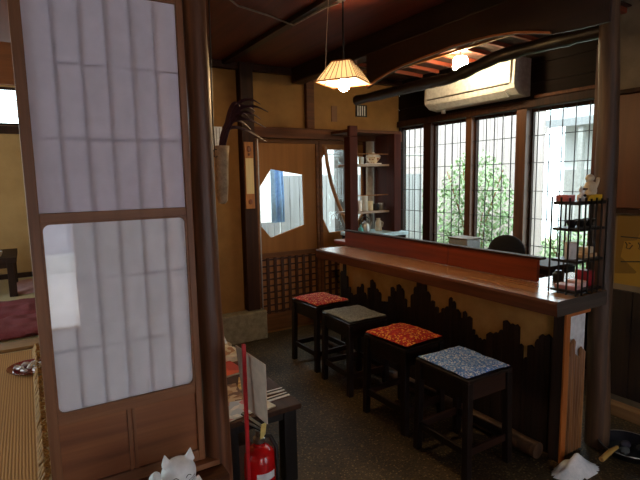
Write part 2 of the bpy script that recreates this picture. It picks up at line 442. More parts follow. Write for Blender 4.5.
struct(MB().tube([(2.71, 4.355, 1.88), (2.73, 4.35, 1.70), (2.775, 4.35, 1.50), (2.85, 4.35, 1.30), (2.94, 4.355, 1.12), (3.0, 4.355, .98)], [.018, .02, .019, .021, .02, .018], 10), 'trim_13', M['bamboo_brown'], smooth='auto')

# windows of the right wall
def barred_window(name, y0, y1, nb, z0=.73, z1=2.105):
    r = thing(name, None, None, (3.73, (y0 + y1) / 2, z0), kind=S)
    MB().plate(rect(y0, y1, z0, z1), [rect(y0 + .018, y1 - .018, z0 + .03, z1 - .03)], 'x', 3.735, 3.765).build('frame', M['pillar_dark'], r, bevel=.002)
    MB().box(3.748, 3.752, y0 + .018, y1 - .018, z0 + .03, z1 - .03).build('pane', M['glass'], r)
    b = MB()
    for i in range(nb):
        yy = y0 + (y1 - y0) * (i + .75) / (nb + .5)
        b.box(3.706, 3.713, yy - .0032, yy + .0032, z0 + .01, z1 - .01)
    for zz in (.94, 1.175, 1.41, 1.65, 1.875):
        b.box(3.713, 3.718, y0, y1, zz - .003, zz + .003)
    b.build('lattice_bars', M['barwire'], r)
barred_window('window_1', 3.93, 4.34, 4)
barred_window('window_2', 3.36, 3.82, 4)
barred_window('window_3', 2.78, 3.28, 5)
barred_window('window_4', 2.07, 2.67, 5)
struct(MB().box(3.68, 3.77, 3.82, 3.93, .72, 2.15), 'trim_14', M['pillar_dark'], bevel=.004)
postm = wood('window_post', (74, 46, 28), (112, 74, 46), 'z', .7, .5)
struct(MB().box(3.69, 3.77, 3.285, 3.355, .72, 2.15), 'trim_15', postm, bevel=.004)
struct(MB().box(3.67, 3.77, 2.675, 2.775, .72, 2.15), 'trim_16', postm, bevel=.004)
struct(MB().box(3.66, 3.718, 1.80, 4.34, 2.107, 2.17), 'trim_17', M['pillar_dark'], bevel=.004)
struct(MB().box(3.62, 3.72, 1.80, 4.34, .68, .725), 'trim_18', M['pillar_dark'], bevel=.004)
# window high in the tatami room
w5 = thing('window_5', None, None, (-.8, 7.03, 2.25), kind=S)
MB().plate(rect(-1.6, .05, 2.25, 2.70), [rect(-1.57, .02, 2.28, 2.67)], 'y', 7.02, 7.06).build('frame', M['pillar_dark'], w5)
MB().box(-1.57, .02, 7.038, 7.042, 2.28, 2.67).build('pane', M['glass'], w5)
b5 = MB()
for zz in (2.36, 2.45, 2.55): b5.box(-1.57, .02, 7.02, 7.028, zz - .004, zz + .004)
b5.build('lattice_bars', M['barwire'], w5)
w6 = thing('window_unseen', None, None, (-3.25, 4.0, .9), kind=S)  # unseen window, added and enlarged to brighten the tatami room
MB().plate(rect(2.0, 6.6, .5, 2.7), [rect(2.05, 4.28, .55, 2.65), rect(4.32, 6.55, .55, 2.65)], 'x', -3.27, -3.23).build('frame', M['pillar_dark'], w6)
MB().box(-3.252, -3.248, 2.05, 6.55, .55, 2.65).build('pane', M['glass'], w6)

# the shoji in front
sh = thing('door_3', None, None, (.28, 1.85, .425), kind=S)
X0, X1, Z0, Z1 = .014, .543, .425, 2.218
YF, YB = 1.835, 1.868
MB().box(X0 - .014, X0 + .020, YF, YB, Z0, Z1).build('stile', M['shojiwood'], sh, bevel=.003)
MB().box(X1 - .026, X1, YF, YB, Z0, Z1).build('stile', M['shojiwood'], sh, bevel=.003)
for za, zb in ((Z0, Z0 + .045), (.712, .748), (1.420, 1.452), (2.184, Z1)):
    MB().box(X0 + .020, X1 - .026, YF + .002, YB - .002, za, zb).build('rail', M['shojiwood_x'], sh, bevel=.002)
MB().box(X0 + .02, X1 - .026, YF + .014, YF + .022, Z0 + .045, .712).build('kick_panel', M['panelwood'], sh)
for cx in (.264, .282): MB().box(cx - .0055, cx + .0055, YF + .006, YF + .016, Z0 + .045, .712).build('muntin', M['shojiwood'], sh)
MB().box(X0 + .02, X1 - .026, YF + .012, YF + .0126, 1.452, 2.184).build('paper', M['paper'], sh)
km = MB()
for i in range(1, 6):
    xx = X0 + .02 + (X1 - .026 - X0 - .02) * i / 6; km.box(xx - .0026, xx + .0026, YF + .0127, YF + .020, 1.452, 2.184)
for zz in (1.697, 1.943): km.box(X0 + .02, X1 - .026, YF + .0127, YF + .019, zz - .003, zz + .003)
km.build('lattice', M['kumiko'], sh)
# rounded glass pane over a paper screen
def rrect(x0, x1, z0, z1, r, n=5):
    out = []
    for cx, cz, a0 in ((x1 - r, z0 + r, -90), (x1 - r, z1 - r, 0), (x0 + r, z1 - r, 90), (x0 + r, z0 + r, 180)):
        for i in range(n + 1):
            a = R(a0 + 90 * i / n); out.append((cx + r * math.cos(a), cz + r * math.sin(a)))
    return out
gx0, gx1, gz0, gz1 = X0 + .02, X1 - .026, .748, 1.420
MB().plate(rect(gx0, gx1, gz0, gz1), [rrect(gx0 + .006, gx1 - .006, gz0 + .006, gz1 - .006, .022)], 'y', YF + .003, YF + .012).build('glazing_bead', M['shojiwood_x'], sh)
MB().box(gx0, gx1, YF + .0125, YF + .0155, gz0, gz1).build('glass_pane', M['glass_shoji'], sh)
MB().box(gx0, gx1, YF + .0215, YF + .0221, gz0, gz1).build('paper', translucent('shoji_paper_whitened', (250, 248, 254), .5), sh)  # same paper as above, whitened to make up for light lost behind the glass
km = MB()
for i in range(1, 6):
    xx = gx0 + (gx1 - gx0) * i / 6; km.box(xx - .0020, xx + .0020, YF + .0222, YF + .029, gz0, gz1)
for zz in (.967, 1.213): km.box(gx0, gx1, YF + .0222, YF + .028, zz - .0024, zz + .0024)
km.build('lattice', M['kumiko'], sh)

# log pillar at the counter end, its jamb and the crooked log above
struct(log([(2.712, 1.44, 0), (2.69, 1.45, .85), (2.67, 1.45, 1.8), (2.63, 1.46, 2.62)], (.064, .046), seed=5, amp=.008), 'pillar_by_counter', M['log_grey'], smooth='auto')
struct(MB().box(2.70, 2.74, 1.515, 1.55, .936, 2.24), 'trim_19', wood('red_jamb', (60, 24, 13), (96, 42, 20), 'z', .6, .4), bevel=.006)
pts = [(2.65, 1.49, 2.293), (2.65, 1.73, 2.30), (2.66, 2.0, 2.306), (2.65, 2.16, 2.30), (2.66, 2.36, 2.272), (2.64, 2.56, 2.236), (2.66, 2.8, 2.248), (2.65, 3.1, 2.246), (2.65, 3.70, 2.25)]
lg = MB(); P = []; RR = []
for i in range(41):
    t = i / 40 * 8; k = min(int(t), 7); p = Vector(pts[k]).lerp(Vector(pts[k + 1]), t - k)
    P.append(p); RR.append(.040 + .008 * noise.noise(Vector((i * .5, 3, 1))) + (.006 if i % 9 == 4 else 0))
struct(lg.tube(P, RR, 14), 'beam_crooked_log', M['log_black'], smooth='auto')

# canopy over the counter: arched fascia, sloping rafters, reed sheet
cn = thing('canopy', 'small reed canopy with arched brown fascia and red rafters above the counter', 'canopy', (2.31, 2.8, 2.2))
arch = [(1.27, 2.225), (1.40, 2.228), (1.55, 2.240), (1.65, 2.268), (1.75, 2.292), (1.90, 2.312), (2.05, 2.322), (2.2, 2.325), (2.35, 2.318), (2.5, 2.312), (2.65, 2.305), (2.8, 2.288), (2.95, 2.258), (3.08, 2.225)]
MB().plate(arch + [(3.08, 2.475), (1.27, 2.475)], [], 'x', 2.30, 2.318).build('fascia', wood('fascia_board', (34, 17, 11), (54, 27, 16), 'y', .4, .55), cn)
MB().plate(arch[2:] + [(y_, z_ + .012) for y_, z_ in reversed(arch[2:])], [], 'x', 2.285, 2.299).build('arch_trim', wood('arch_trim', (150, 84, 44), (188, 118, 66), 'y', 1, .45), cn)
raf = wood('red_rafter', (92, 34, 18), (130, 56, 30), 'x', .8, .5)
for i in range(10):
    yy = 1.7 + i * .22
    MB().add([Vector(v) for v in [(2.32, yy - .014, 2.562), (2.32, yy + .014, 2.562), (2.32, yy - .014, 2.592), (2.32, yy + .014, 2.592), (3.42, yy - .014, 2.515), (3.42, yy + .014, 2.515), (3.42, yy - .014, 2.545), (3.42, yy + .014, 2.545)]],
             [(0, 1, 3, 2), (4, 6, 7, 5), (0, 4, 5, 1), (2, 3, 7, 6), (0, 2, 6, 4), (1, 5, 7, 3)]).build('rafter', raf, cn)
for xx in (2.55, 2.8, 2.98):
    zz = 2.562 - (xx - 2.32) * .043 - .007
    MB().box(xx - .012, xx + .012, 1.66, 3.8, zz - .012, zz + .006).build('batten', wood('bamboo_batten', (140, 90, 40), (190, 134, 70), 'y', 1, .4), cn)
MB().add([(2.32, 1.66, 2.597), (3.42, 1.66, 2.547), (3.42, 3.85, 2.547), (2.32, 3.85, 2.597), (2.32, 1.66, 2.605), (3.42, 1.66, 2.555), (3.42, 3.85, 2.555), (2.32, 3.85, 2.605)],
         [(0, 1, 2, 3), (7, 6, 5, 4), (0, 4, 5, 1), (1, 5, 6, 2), (2, 6, 7, 3), (3, 7, 4, 0)]).build('reed_sheet', weave('reed_sheet', (40, 20, 11), (66, 34, 18), 'y', 30), cn)

# ------------------------------------------------------------------ counter
ct = thing('counter', 'long wooden bar counter with jagged charred slats below and a log pillar at its end', 'counter', (2.38, 2.5, 0))
def slab():
    mb = MB(); front = []
    n = 24
    ys = [1.37 + (3.66 - 1.37) * i / n for i in range(n + 1)]
    fx = [2.166 + .004 * noise.noise(Vector((y_ * 3, 1, 1))) for y_ in ys]
    prof = lambda x, y_: [(x, y_, .934), (x - .006, y_, .92), (x + .002 + .006 * noise.noise(Vector((y_ * 5, 2, 2))), y_, .857)]
    vs = []
    for x, y_ in zip(fx, ys): vs += prof(x, y_) + [(2.60, y_, .857), (2.60, y_, .934)]
    fs = []
    for i in range(n):
        a = i * 5; b = a + 5
        for k in range(5):
            k2 = (k + 1) % 5; fs.append((a + k, a + k2, b + k2, b + k))
    fs += [(0, 1, 2, 3, 4), tuple(n * 5 + k for k in (4, 3, 2, 1, 0))]
    return mb.add(vs, fs)
top = slab().build('countertop', M['counter'], ct)
top.data.materials.append(M['counter_face']); top.data.materials.append(M['counter_end'])
for p in top.data.polygons:
    if p.normal.x < -.6: p.material_index = 1
    if p.normal.y < -.8: p.material_index = 2
MB().box(2.602, 2.92, 1.56, 1.76, .86, .934).build('countertop_return', M['counter'], ct)
for a, b in ((1.70, 2.385), (2.39, 3.66)):
    MB().box(2.475, 2.50, a, b, .936, 1.068).build('screen_board', M['screen'], ct, bevel=.002)
MB().box(2.462, 2.515, 1.67, 3.66, 1.069, 1.082).build('cap_rail', M['pillar_dark'], ct, bevel=.003)
MB().box(2.40, 2.43, 1.50, 3.64, .0, .856).build('plaster_panel', plaster('counter_plaster', (184, 150, 88), (206, 172, 106), 8), ct)
PICK = [(3.89, 0.76), (3.76, 0.77), (3.72, 0.42), (3.55, 0.81), (3.47, 0.58), (3.38, 0.57), (3.28, 0.69), (3.22, 0.55), (3.15, 0.72), (3.06, 0.65), (3.01, 0.57), (2.93, 0.6), (2.88, 0.68), (2.82, 0.72), (2.75, 0.73), (2.71, 0.6), (2.65, 0.68), (2.6, 0.77), (2.52, 0.78), (2.48, 0.69), (2.42, 0.66), (2.39, 0.62), (2.33, 0.67), (2.28, 0.71), (2.23, 0.73), (2.2, 0.62), (2.15, 0.67), (2.12, 0.69), (2.09, 0.62), (2.02, 0.55), (1.97, 0.58), (1.91, 0.62), (1.86, 0.66), (1.8, 0.68), (1.74, 0.67), (1.71, 0.56), (1.66, 0.59), (1.61, 0.65), (1.57, 0.68)]
random.seed(11)
def picktop(y_):
    pts = sorted(PICK)
    if y_ <= pts[0][0]: return pts[0][1]
    for (a, za), (b, zb) in zip(pts, pts[1:]):
        if a <= y_ <= b: return za + (zb - za) * (y_ - a) / (b - a)
    return pts[-1][1]
y = 1.505; k = 0
while y < 3.6:
    w = .024 + random.random() * .022
    zt = min(.85, .80 - (.79 - picktop(y + w / 2)) * 1.25) + random.uniform(-.03, .03); zt = min(zt, .842)
    xo = 2.382 + random.random() * .006
    mb = MB(); sl = random.uniform(-.012, .012)
    mb.add([(xo, y, .0), (xo, y + w - .002, 0), (xo, y + w - .002, zt + sl), (xo, y + w / 2, zt + .012), (xo, y, zt - sl),
            (xo + .014, y, .0), (xo + .014, y + w - .002, 0), (xo + .014, y + w - .002, zt + sl), (xo + .014, y + w / 2, zt + .012), (xo + .014, y, zt - sl)],
           [(0, 1, 2, 3, 4), (9, 8, 7, 6, 5), (0, 5, 6, 1), (1, 6, 7, 2), (2, 7, 8, 3), (3, 8, 9, 4), (4, 9, 5, 0)])
    mb.build('slat', M['picket'], ct); y += w; k += 1
# counter end: orange board, bamboo strips, white panel
MB().box(2.345, 2.385, 1.43, 1.442, 0, .855).build('end_board', M['endboard'], ct, bevel=.002)
MB().box(2.347, 2.385, 1.443, 1.503, 0, .855).build('corner_post', M['picket'], ct, bevel=.002)
MB().box(2.386, 2.60, 1.478, 1.49, 0.0, .80).build('end_panel', M['white_panel'], ct)
MB().box(2.386, 2.60, 1.45, 1.49, .80, .856).build('end_rail', M['endboard'], ct)
for i in range(8):
    xx = 2.399 + i * .0245; h = (.50, .57, .64, .66, .56, .54, .6, .57)[i] + random.uniform(-.01, .01)
    MB().tube([(xx, 1.463, .012), (xx + random.uniform(-.003, .003), 1.463, h * .5), (xx, 1.463, h), (xx, 1.463, h + .014)], [.0125, .0125, .012, .004], 8).build('bamboo_strip', M['bamboo_brown'], ct, smooth='auto')
sm = MB();  # low white mound on the floor by the counter end
nn = 16; vs = []; fs = []
for i in range(nn + 1):
    for j in range(nn + 1):
        u = i / nn * 2 - 1; v = j / nn * 2 - 1; rr = math.hypot(u, v)
        h = max(0, 1 - rr) ** 1.0 * .10 * (1 + .6 * noise.noise(Vector((u * 2, v * 2, 2)))) + .002
        vs.append((2.355 + u * .14 - v * .03, 1.350 + v * .075, h if rr < 1 else .001))
for i in range(nn):
    for j in range(nn):
        a = i * (nn + 1) + j
        if math.hypot((i + .5) / nn * 2 - 1, (j + .5) / nn * 2 - 1) < 1.0: fs.append((a, a + 1, a + nn + 2, a + nn + 1))
sm.add(vs, fs)
sm.build('white_heap', speckle('coarse_white', [(.3, (216, 222, 224)), (.7, (244, 246, 246))], 40, .9, .8, 'noise'), label='white heap on the floor at the foot of the counter end', cat='salt heap', smooth=True)

# foot rail log on the floor
mb = MB(); P = [Vector((2.292 + .006 * noise.noise(Vector((i * .4, 1, 7))), 1.525 + i * .1, .048)) for i in range(22)]
mb.tube(P, [.046 + .003 * noise.noise(Vector((i * .7, 3, 3))) for i in range(22)], 14)
mb.build('foot_rail', M['log_grey'], label='round timber foot rail lying on the floor along the bar counter', cat='foot rail', smooth='auto')

# ------------------------------------------------------------------ stools and their cushions
def make_stool(loc, label):
    x, y_ = loc; W, D, H = .335, .385, .535
    r = thing('bar_stool', label, 'stool', (x, y_, 0), 'wooden bar stools along the counter')
    MB().box(x - W / 2, x + W / 2, y_ - D / 2, y_ + D / 2, H - .018, H).build('seat', M['stool'], r, bevel=.004)
    a = M['stool_mid']
    for s in (-1, 1):
        MB().box(x - W / 2 + .03, x + W / 2 - .03, y_ + s * (D / 2 - .022) - .009, y_ + s * (D / 2 - .022) + .009, H - .115, H - .019).build('apron', a, r, bevel=.002)
        MB().box(x + s * (W / 2 - .022) - .009, x + s * (W / 2 - .022) + .009, y_ - D / 2 + .03, y_ + D / 2 - .03, H - .115, H - .019).build('apron', M['stool'], r, bevel=.002)
        MB().box(x - W / 2 + .02, x + W / 2 - .02, y_ + s * (D / 2 - .017) - .010, y_ + s * (D / 2 - .017) + .010, .125, .165).build('stretcher', a, r, bevel=.003)
        MB().box(x + s * (W / 2 - .012) - .010, x + s * (W / 2 - .012) + .010, y_ - D / 2 + .02, y_ + D / 2 - .02, .125, .165).build('stretcher', M['stool'], r, bevel=.003)
        for t in (-1, 1):
            cx = x + s * (W / 2 - .019); cy = y_ + t * (D / 2 - .019)
            MB().add([(cx + i * .019 + (s * .010 if k == 0 else 0), cy + j * .019 + (t * .008 if k == 0 else 0), 0 if k == 0 else H - .0185) for k in (0, 1) for i, j in ((-1, -1), (1, -1), (1, 1), (-1, 1))],
                     [(3, 2, 1, 0), (4, 5, 6, 7), (0, 1, 5, 4), (1, 2, 6, 5), (2, 3, 7, 6), (3, 0, 4, 7)]).build('leg', M['stool'], r, bevel=.003)
    return r
spots = [((1.975, 1.785), 0, 'dark wooden bar stool under the blue cushion, nearest the log pillar'),
         ((2.0, 2.305), 3, 'dark wooden bar stool under the orange red cushion, second from the log pillar'),
         ((2.035, 2.90), -2, 'dark wooden bar stool under the grey cushion, third from the log pillar'),
         ((2.055, 3.42), 2, 'dark wooden bar stool under the far red cushion, nearest the lattice door')]
st0 = make_stool(spots[0][0], spots[0][2])
for (p, a, lb) in spots[1:]:
    c = copy_tree(st0); c.location = (p[0], p[1], 0); c.rotation_euler = (0, 0, R(a)); c['label'] = lb
cush = [(M['cush_blue'], 'blue mottled cotton seat cushion on the nearest bar stool', .010, 1), (M['cush_red'], 'plump orange red patterned seat cushion on the second bar stool', .026, 2),
        (M['cush_grey'], 'thin grey speckled seat cushion on the third bar stool', .010, 3), (M['cush_red2'], 'red patterned seat cushion on the farthest bar stool by the lattice door', .014, 4)]
for ((p, a, _), (mt, lb, ex, sd)) in zip(spots, cush):
    MM = Matrix.Translation((p[0], p[1], 0)) @ Matrix.Rotation(R(a + (2 if sd != 1 else -1)), 4, 'Z')
    o = MB().pad(-.162, .162, -.182, .182, .5355, .552 + ex, 16, sd, .008, .5, MM).build('seat_cushion', mt, label=lb, cat='cushion', group='square cushions tied on the bar stools', smooth=True)

# ------------------------------------------------------------------ bottle rack of thin bars standing at the counter end
rk = thing('wire_rack', 'black wire rack with four shelves on the counter end beside the log pillar', 'rack', (2.45, 1.455, .936))
RX0, RX1, RY0, RY1 = 2.335, 2.575, 1.385, 1.525
for zz, hh in ((.945, .012), (1.10, .014), (1.262, .014), (1.395, .016)):
    MB().box(RX0, RX1, RY0, RY1, zz, zz + hh).build('shelf', M['black'], rk, bevel=.002)
zt = 1.43
bars = [(RX0, RY0 + (RY1 - RY0) * i / 3) for i in range(4)] + [(RX0 + (RX1 - RX0) * i / 5, RY0) for i in range(1, 6)] + [(RX1, RY1), (RX1, (RY0 + RY1) / 2), ((RX0 + RX1) / 2, RY1)]
for bx, by in bars:
    cx = bx + (-.004 if bx == RX0 else .004 if bx == RX1 else 0); cy = by + (-.004 if by == RY0 else .004 if by == RY1 else 0)
    MB().box(cx - .0034, cx + .0034, cy - .0034, cy + .0034, .9355, zt + random.uniform(-.008, .006)).build('bar', M['black'], rk)
def T(mb, name, mat, label, cat, group=None, **k): return mb.build(name, mat, label=label, cat=cat, group=group, **k)
z1 = 1.4115
T(MB().box(2.345, 2.405, 1.45, 1.52, z1, z1 + .032), 'pink_box', plain('pink_card', (222, 128, 132), .5), 'small pink box on the top shelf of the wire rack', 'box', bevel=.003)
fg = thing('cat_figurine', 'small black and white cat figurine on the top shelf of the wire rack', 'figurine', (2.405, 1.415, z1))
MB().lathe((2.42, 1.425, z1), [(.012, 0), (.018, .008), (.019, .025), (.012, .04), (.010, .045)], 14).build('body', M['ceramic'], fg, smooth=True)
h_ = MB().ball((2.42, 1.425, z1 + .056), .018, .016, .015, 14, 9)
for s in (-1, 1): h_.add([(2.42 + s * .006, 1.42, z1 + .066), (2.42 + s * .016, 1.42, z1 + .062), (2.42 + s * .013, 1.425, z1 + .080), (2.42 + s * .011, 1.432, z1 + .064)], [(0, 1, 2), (1, 3, 2), (3, 0, 2), (0, 3, 1)])
h_.build('head', M['ceramic'], fg, smooth='auto')
MB().box(2.404, 2.436, 1.406, 1.412, z1 + .058, z1 + .065).build('black_patch', M['ink'], fg)
MB().ball((2.42, 1.41, z1 + .028), .012, .006, .008, 10, 6).build('black_patch', M['ink'], fg)
yb = thing('cream_figurine', 'cream seated figurine on a yellow base, tallest on the top shelf of the wire rack', 'figurine', (2.51, 1.43, z1))
MB().box(2.455, 2.565, 1.40, 1.46, z1, z1 + .028).build('base', plain('yellow_base', (226, 182, 40), .4), yb, bevel=.004)
cf = MB().lathe((2.51, 1.43, z1 + .028), [(.030, 0), (.034, .012), (.032, .035), (.022, .055), (.014, .060)], 16, (1.1, .8)).ball((2.505, 1.43, z1 + .103), .021, .019, .018, 14, 9)
cf.tube([(2.535, 1.42, z1 + .06), (2.543, 1.415, z1 + .085), (2.538, 1.41, z1 + .103)], [.009, .008, .008], 8)
cf.tube([(2.48, 1.415, z1 + .07), (2.476, 1.41, z1 + .05), (2.485, 1.405, z1 + .045)], [.009, .008, .007], 8)
cf.build('figure', M['cream'], yb, smooth='auto')
yb.scale = (1.1, 1.1, 1.12); yb.location.x -= .012
z2 = 1.277
for i, (bx, rr) in enumerate(((2.385, .030), (2.46, .033), (2.535, .030))):
    T(MB().lathe((bx, 1.45, z2), [(rr * .5, 0), (rr * .55, .006), (rr, .03), (rr * 1.02, .038), (rr * .92, .037), (rr * .4, .012)], 18), 'bowl', M['black'], ['dark small bowl on the third shelf of the wire rack, window side', 'dark small bowl on the third shelf of the wire rack, middle one', 'dark small bowl on the third shelf of the wire rack, pillar side'][i], 'bowl', 'dark bowls on the wire rack', smooth='auto')
T(MB().lathe((2.385, 1.45, 1.1145), [(.026, 0), (.028, .004), (.029, .085), (.026, .086), (.025, .01)], 20), 'cup', M['ceramic'], 'tall white cup on the second shelf of the wire rack', 'cup', smooth='auto')
T(MB().box(2.44, 2.56, 1.41, 1.50, 1.1145, 1.134), 'book', plain('tan_paper', (196, 164, 116), .7), 'tan flat packet on the second shelf of the wire rack', 'packet', bevel=.002)
T(MB().box(2.50, 2.56, 1.42, 1.49, 1.135, 1.165), 'tin', M['cream'], 'cream little tin on the tan packet in the wire rack', 'tin', bevel=.003)
z4 = .9575
T(MB().cbox((2.385, 1.455, z4 + .011), .075, .11, .022, R(6)), 'sweet_packet', plain('dusty_rose', (206, 140, 138), .5), 'dusty rose packet at the window side of the lowest rack shelf', 'packet', bevel=.004)
T(MB().cbox((2.47, 1.46, z4 + .016), .06, .09, .032, R(-5)), 'sweet_packet', plain('pale_pink', (232, 196, 196), .5), 'pale pink thick packet in the middle of the lowest rack shelf', 'packet', bevel=.005)
T(MB().cbox((2.54, 1.46, z4 + .04), .05, .08, .08, R(4)), 'sweet_box', plain('crimson_card', (170, 34, 48), .4), 'crimson upright box at the pillar side of the lowest rack shelf', 'box', bevel=.003)
# dark bottles / jars near the end of the screen board
T(MB().lathe((2.62, 1.66, .935), [(.03, 0), (.032, .01), (.032, .04), (.02, .05), (.018, .06)], 16), 'jar', M['black'], 'squat dark jar on the counter behind the wire rack', 'jar', smooth='auto')

# ------------------------------------------------------------------ kitchen side
sk = thing('sink_counter', 'pale blue topped kitchen worktop below the crockery shelves', 'worktop', (3.12, 4.05, 0))
T0 = MB().box(2.50, 2.82, 3.70, 3.89, .93, .965).build('ledge_board', M['screen'], label='brown ledge board behind the far end of the bar counter', cat='ledge', bevel=.003)
MB().box(2.55, 2.60, 3.74, 3.79, 0, .929).build('support', M['pillar_dark'], T0)
MB().box(2.74, 2.79, 3.74, 3.79, 0, .929).build('support', M['pillar_dark'], T0)
MB().box(2.84, 3.42, 3.86, 4.28, .95, .985).build('worktop', M['sinkblue'], sk, bevel=.004)
MB().box(2.86, 3.40, 3.90, 4.28, 0, .949).build('cabinet', M['darkwall'], sk)
for dx in (2.88, 3.14): MB().box(dx, dx + .24, 3.885, 3.899, .1, .9).build('door', M['pillar_dark'], sk, bevel=.003)
kc = thing('low_cabinet', 'low dark cabinet standing along the barred windows', 'cabinet', (3.45, 2.95, 0))
MB().box(3.28, 3.64, 2.15, 3.80, .84, .87).build('top', M['pillar_dark'], kc, bevel=.003)
MB().box(3.30, 3.64, 2.17, 3.78, 0, .839).build('body', M['darkwall'], kc)
for i in range(3): MB().tube([(3.284, 2.63 + i * .53, .5), (3.262, 2.63 + i * .53, .5)], .009, 10).build('knob', M['tinmetal'], MB().box(3.285, 3.299, 2.19 + i * .53, 2.69 + i * .53, .06, .80).build('door', M['pillar_dark'], kc, bevel=.003))
ap = thing('appliance', 'small grey kitchen appliance on the cabinet seen over the screen board', 'appliance', (3.42, 3.08, .87))
MB().box(3.32, 3.5, 2.98, 3.2, .8705, .98).build('body', M['grey_plastic'], ap, bevel=.01)
MB().box(3.315, 3.505, 2.975, 3.205, .981, .995).build('lid', plain('brown_lid', (110, 96, 82), .5), ap, bevel=.004)
# shelf unit with crockery
su = thing('shelf_unit', 'dark red open shelf unit between the hexagonal window and the barred windows', 'shelves', (3.04, 4.0, .986))
SM = wood('shelf_dark_red', (44, 15, 9), (72, 27, 17), 'z', .6, .75, .2)
MB().box(2.705, 2.80, 3.90, 4.0, .986, 1.944).build('upright', SM, su, bevel=.004)
MB().box(3.275, 3.365, 3.92, 4.24, .986, 1.99).build('upright', SM, su, bevel=.004)
MB().box(2.705, 3.385, 3.94, 4.24, 1.991, 2.02).build('top_board', M['beam'], su, bevel=.003)
MB().box(2.705, 2.80, 3.90, 3.94, 1.945, 2.05).build('upright', SM, su, bevel=.004)
for zz in (1.665, 1.185): MB().box(2.79, 3.274, 4.001, 4.24, zz, zz + .022).build('shelf', plain('pale_shelf', (150, 128, 110), .5), su, bevel=.002)
for zz in (1.79, 1.37): MB().tube([(2.79, 4.02, zz), (3.28, 4.02, zz)], .005, 8).build('rail', M['bamboo_brown'], su)
gp = plain('grey_duct', (150, 142, 132), .5)
dk = thing('duct_pipe', 'grey vertical duct pipe rising behind the crockery shelves', 'pipe', (3.28, 4.31, .986))
MB().tube([(3.26, 4.315, .986), (3.26, 4.315, 1.94)], .045, 16).build('pipe', gp, dk, smooth='auto')
struct(MB().box(3.20, 3.66, 4.352, 4.36, .99, 1.94), 'trim_20', SM)
zs = 1.6875
for i in range(4):
    gx = 2.86 + i * .052
    g = T(MB().lathe((gx, 4.08 + (i % 2) * .05, zs), [(.018, 0), (.020, .004), (.024, .075), (.0225, .075), (.018, .008)], 16), 'drinking_glass', plain('clear_tumbler', (186, 196, 198), .15),
          ['clear tumbler on the upper crockery shelf, at the end by the hexagonal window', 'clear tumbler on the upper crockery shelf, second from the hexagonal window', 'clear tumbler on the upper crockery shelf, third from the hexagonal window', 'clear tumbler on the upper crockery shelf, next to the patterned bowl'][i], 'glass', 'tumblers on the upper shelf', smooth='auto')
bw = thing('lidded_bowl', 'white bowl with brown floral pattern and lid on the upper shelf', 'bowl', (3.17, 4.125, zs))
MB().lathe((3.16, 4.125, zs), [(.085, 0), (.09, .008), (.088, .012), (.045, .013)], 24).build('saucer', M['ceramic'], bw, smooth='auto')
MB().lathe((3.16, 4.125, zs + .014), [(.035, 0), (.04, .006), (.075, .045), (.08, .062)], 24).build('bowl', cover('floral_ceramic', [(226, 214, 190), (230, 220, 200), (150, 90, 50), (226, 214, 190)], 60), bw, smooth='auto')
MB().lathe((3.16, 4.125, zs + .077), [(.082, 0), (.07, .018), (.03, .035), (.012, .038), (.014, .048), (.006, .052)], 24).build('lid', M['ceramic'], bw, smooth='auto')
zs = 1.2075
for i, (gx, rr, hh, mt, lb, cat) in enumerate(((2.865, .035, .085, plain('smoky_glaze', (84, 72, 66), .4), 'smoky brown mug at the left end of the lower crockery shelf', 'mug'),
        (2.945, .025, .11, M['ceramic'], 'white slim cup beside the smoky brown mug', 'cup'), (3.01, .034, .155, plain('pale_grey_can', (196, 194, 186), .4), 'tall pale grey canister on the lower crockery shelf', 'canister'),
        (3.085, .030, .10, M['cream'], 'cream cup beside the tall pale grey canister', 'cup'), (3.155, .034, .07, M['black'], 'short black cup on the lower crockery shelf', 'cup'), (3.225, .028, .075, M['tinmetal'], 'short metal cup at the right end of the lower crockery shelf', 'cup'))):
    T(MB().lathe((gx, 4.08, zs), [(rr * .9, 0), (rr, .005), (rr, hh), (rr * .92, hh), (rr * .88, .012)], 18), 'cup' if cat != 'canister' else 'canister', mt, lb, cat, smooth='auto')
kt = thing('kettle', 'metal kettle with looped handle on the pale blue worktop', 'kettle', (3.07, 4.08, .986))
kb = MB().lathe((3.03, 4.10, .986), [(.04, 0), (.055, .01), (.058, .05), (.04, .09), (.018, .10), (.01, .115)], 20).build('body', M['tinmetal'], kt, smooth='auto')
MB().tube([(2.985, 4.10, 1.06), (2.975, 4.10, 1.12), (3.03, 4.10, 1.155), (3.08, 4.10, 1.12), (3.075, 4.10, 1.06)], .006, 8).build('handle', M['black'], kb, smooth='auto')
MB().tube([(3.08, 4.10, 1.03), (3.11, 4.10, 1.06), (3.12, 4.10, 1.09)], [.012, .009, .007], 8).build('spout', M['tinmetal'], kb, smooth='auto')
T(MB().lathe((3.19, 4.08, .986), [(.035, 0), (.038, .01), (.034, .09), (.020, .12), (.022, .135)], 18).tube([(3.225, 4.08, 1.09), (3.255, 4.08, 1.07), (3.245, 4.08, 1.03), (3.224, 4.08, 1.02)], .006, 8), 'pitcher', plain('beige_pitcher', (190, 180, 160), .4), 'beige pitcher with handle beside the kettle', 'pitcher', smooth='auto')
T(MB().lathe((2.90, 4.0, .986), [(.028, 0), (.03, .01), (.026, .05), (.010, .07), (.010, .09)], 16), 'bottle', M['bottle_teal'], 'teal bottle standing on the worktop beside the left shelf upright', 'bottle', smooth='auto')
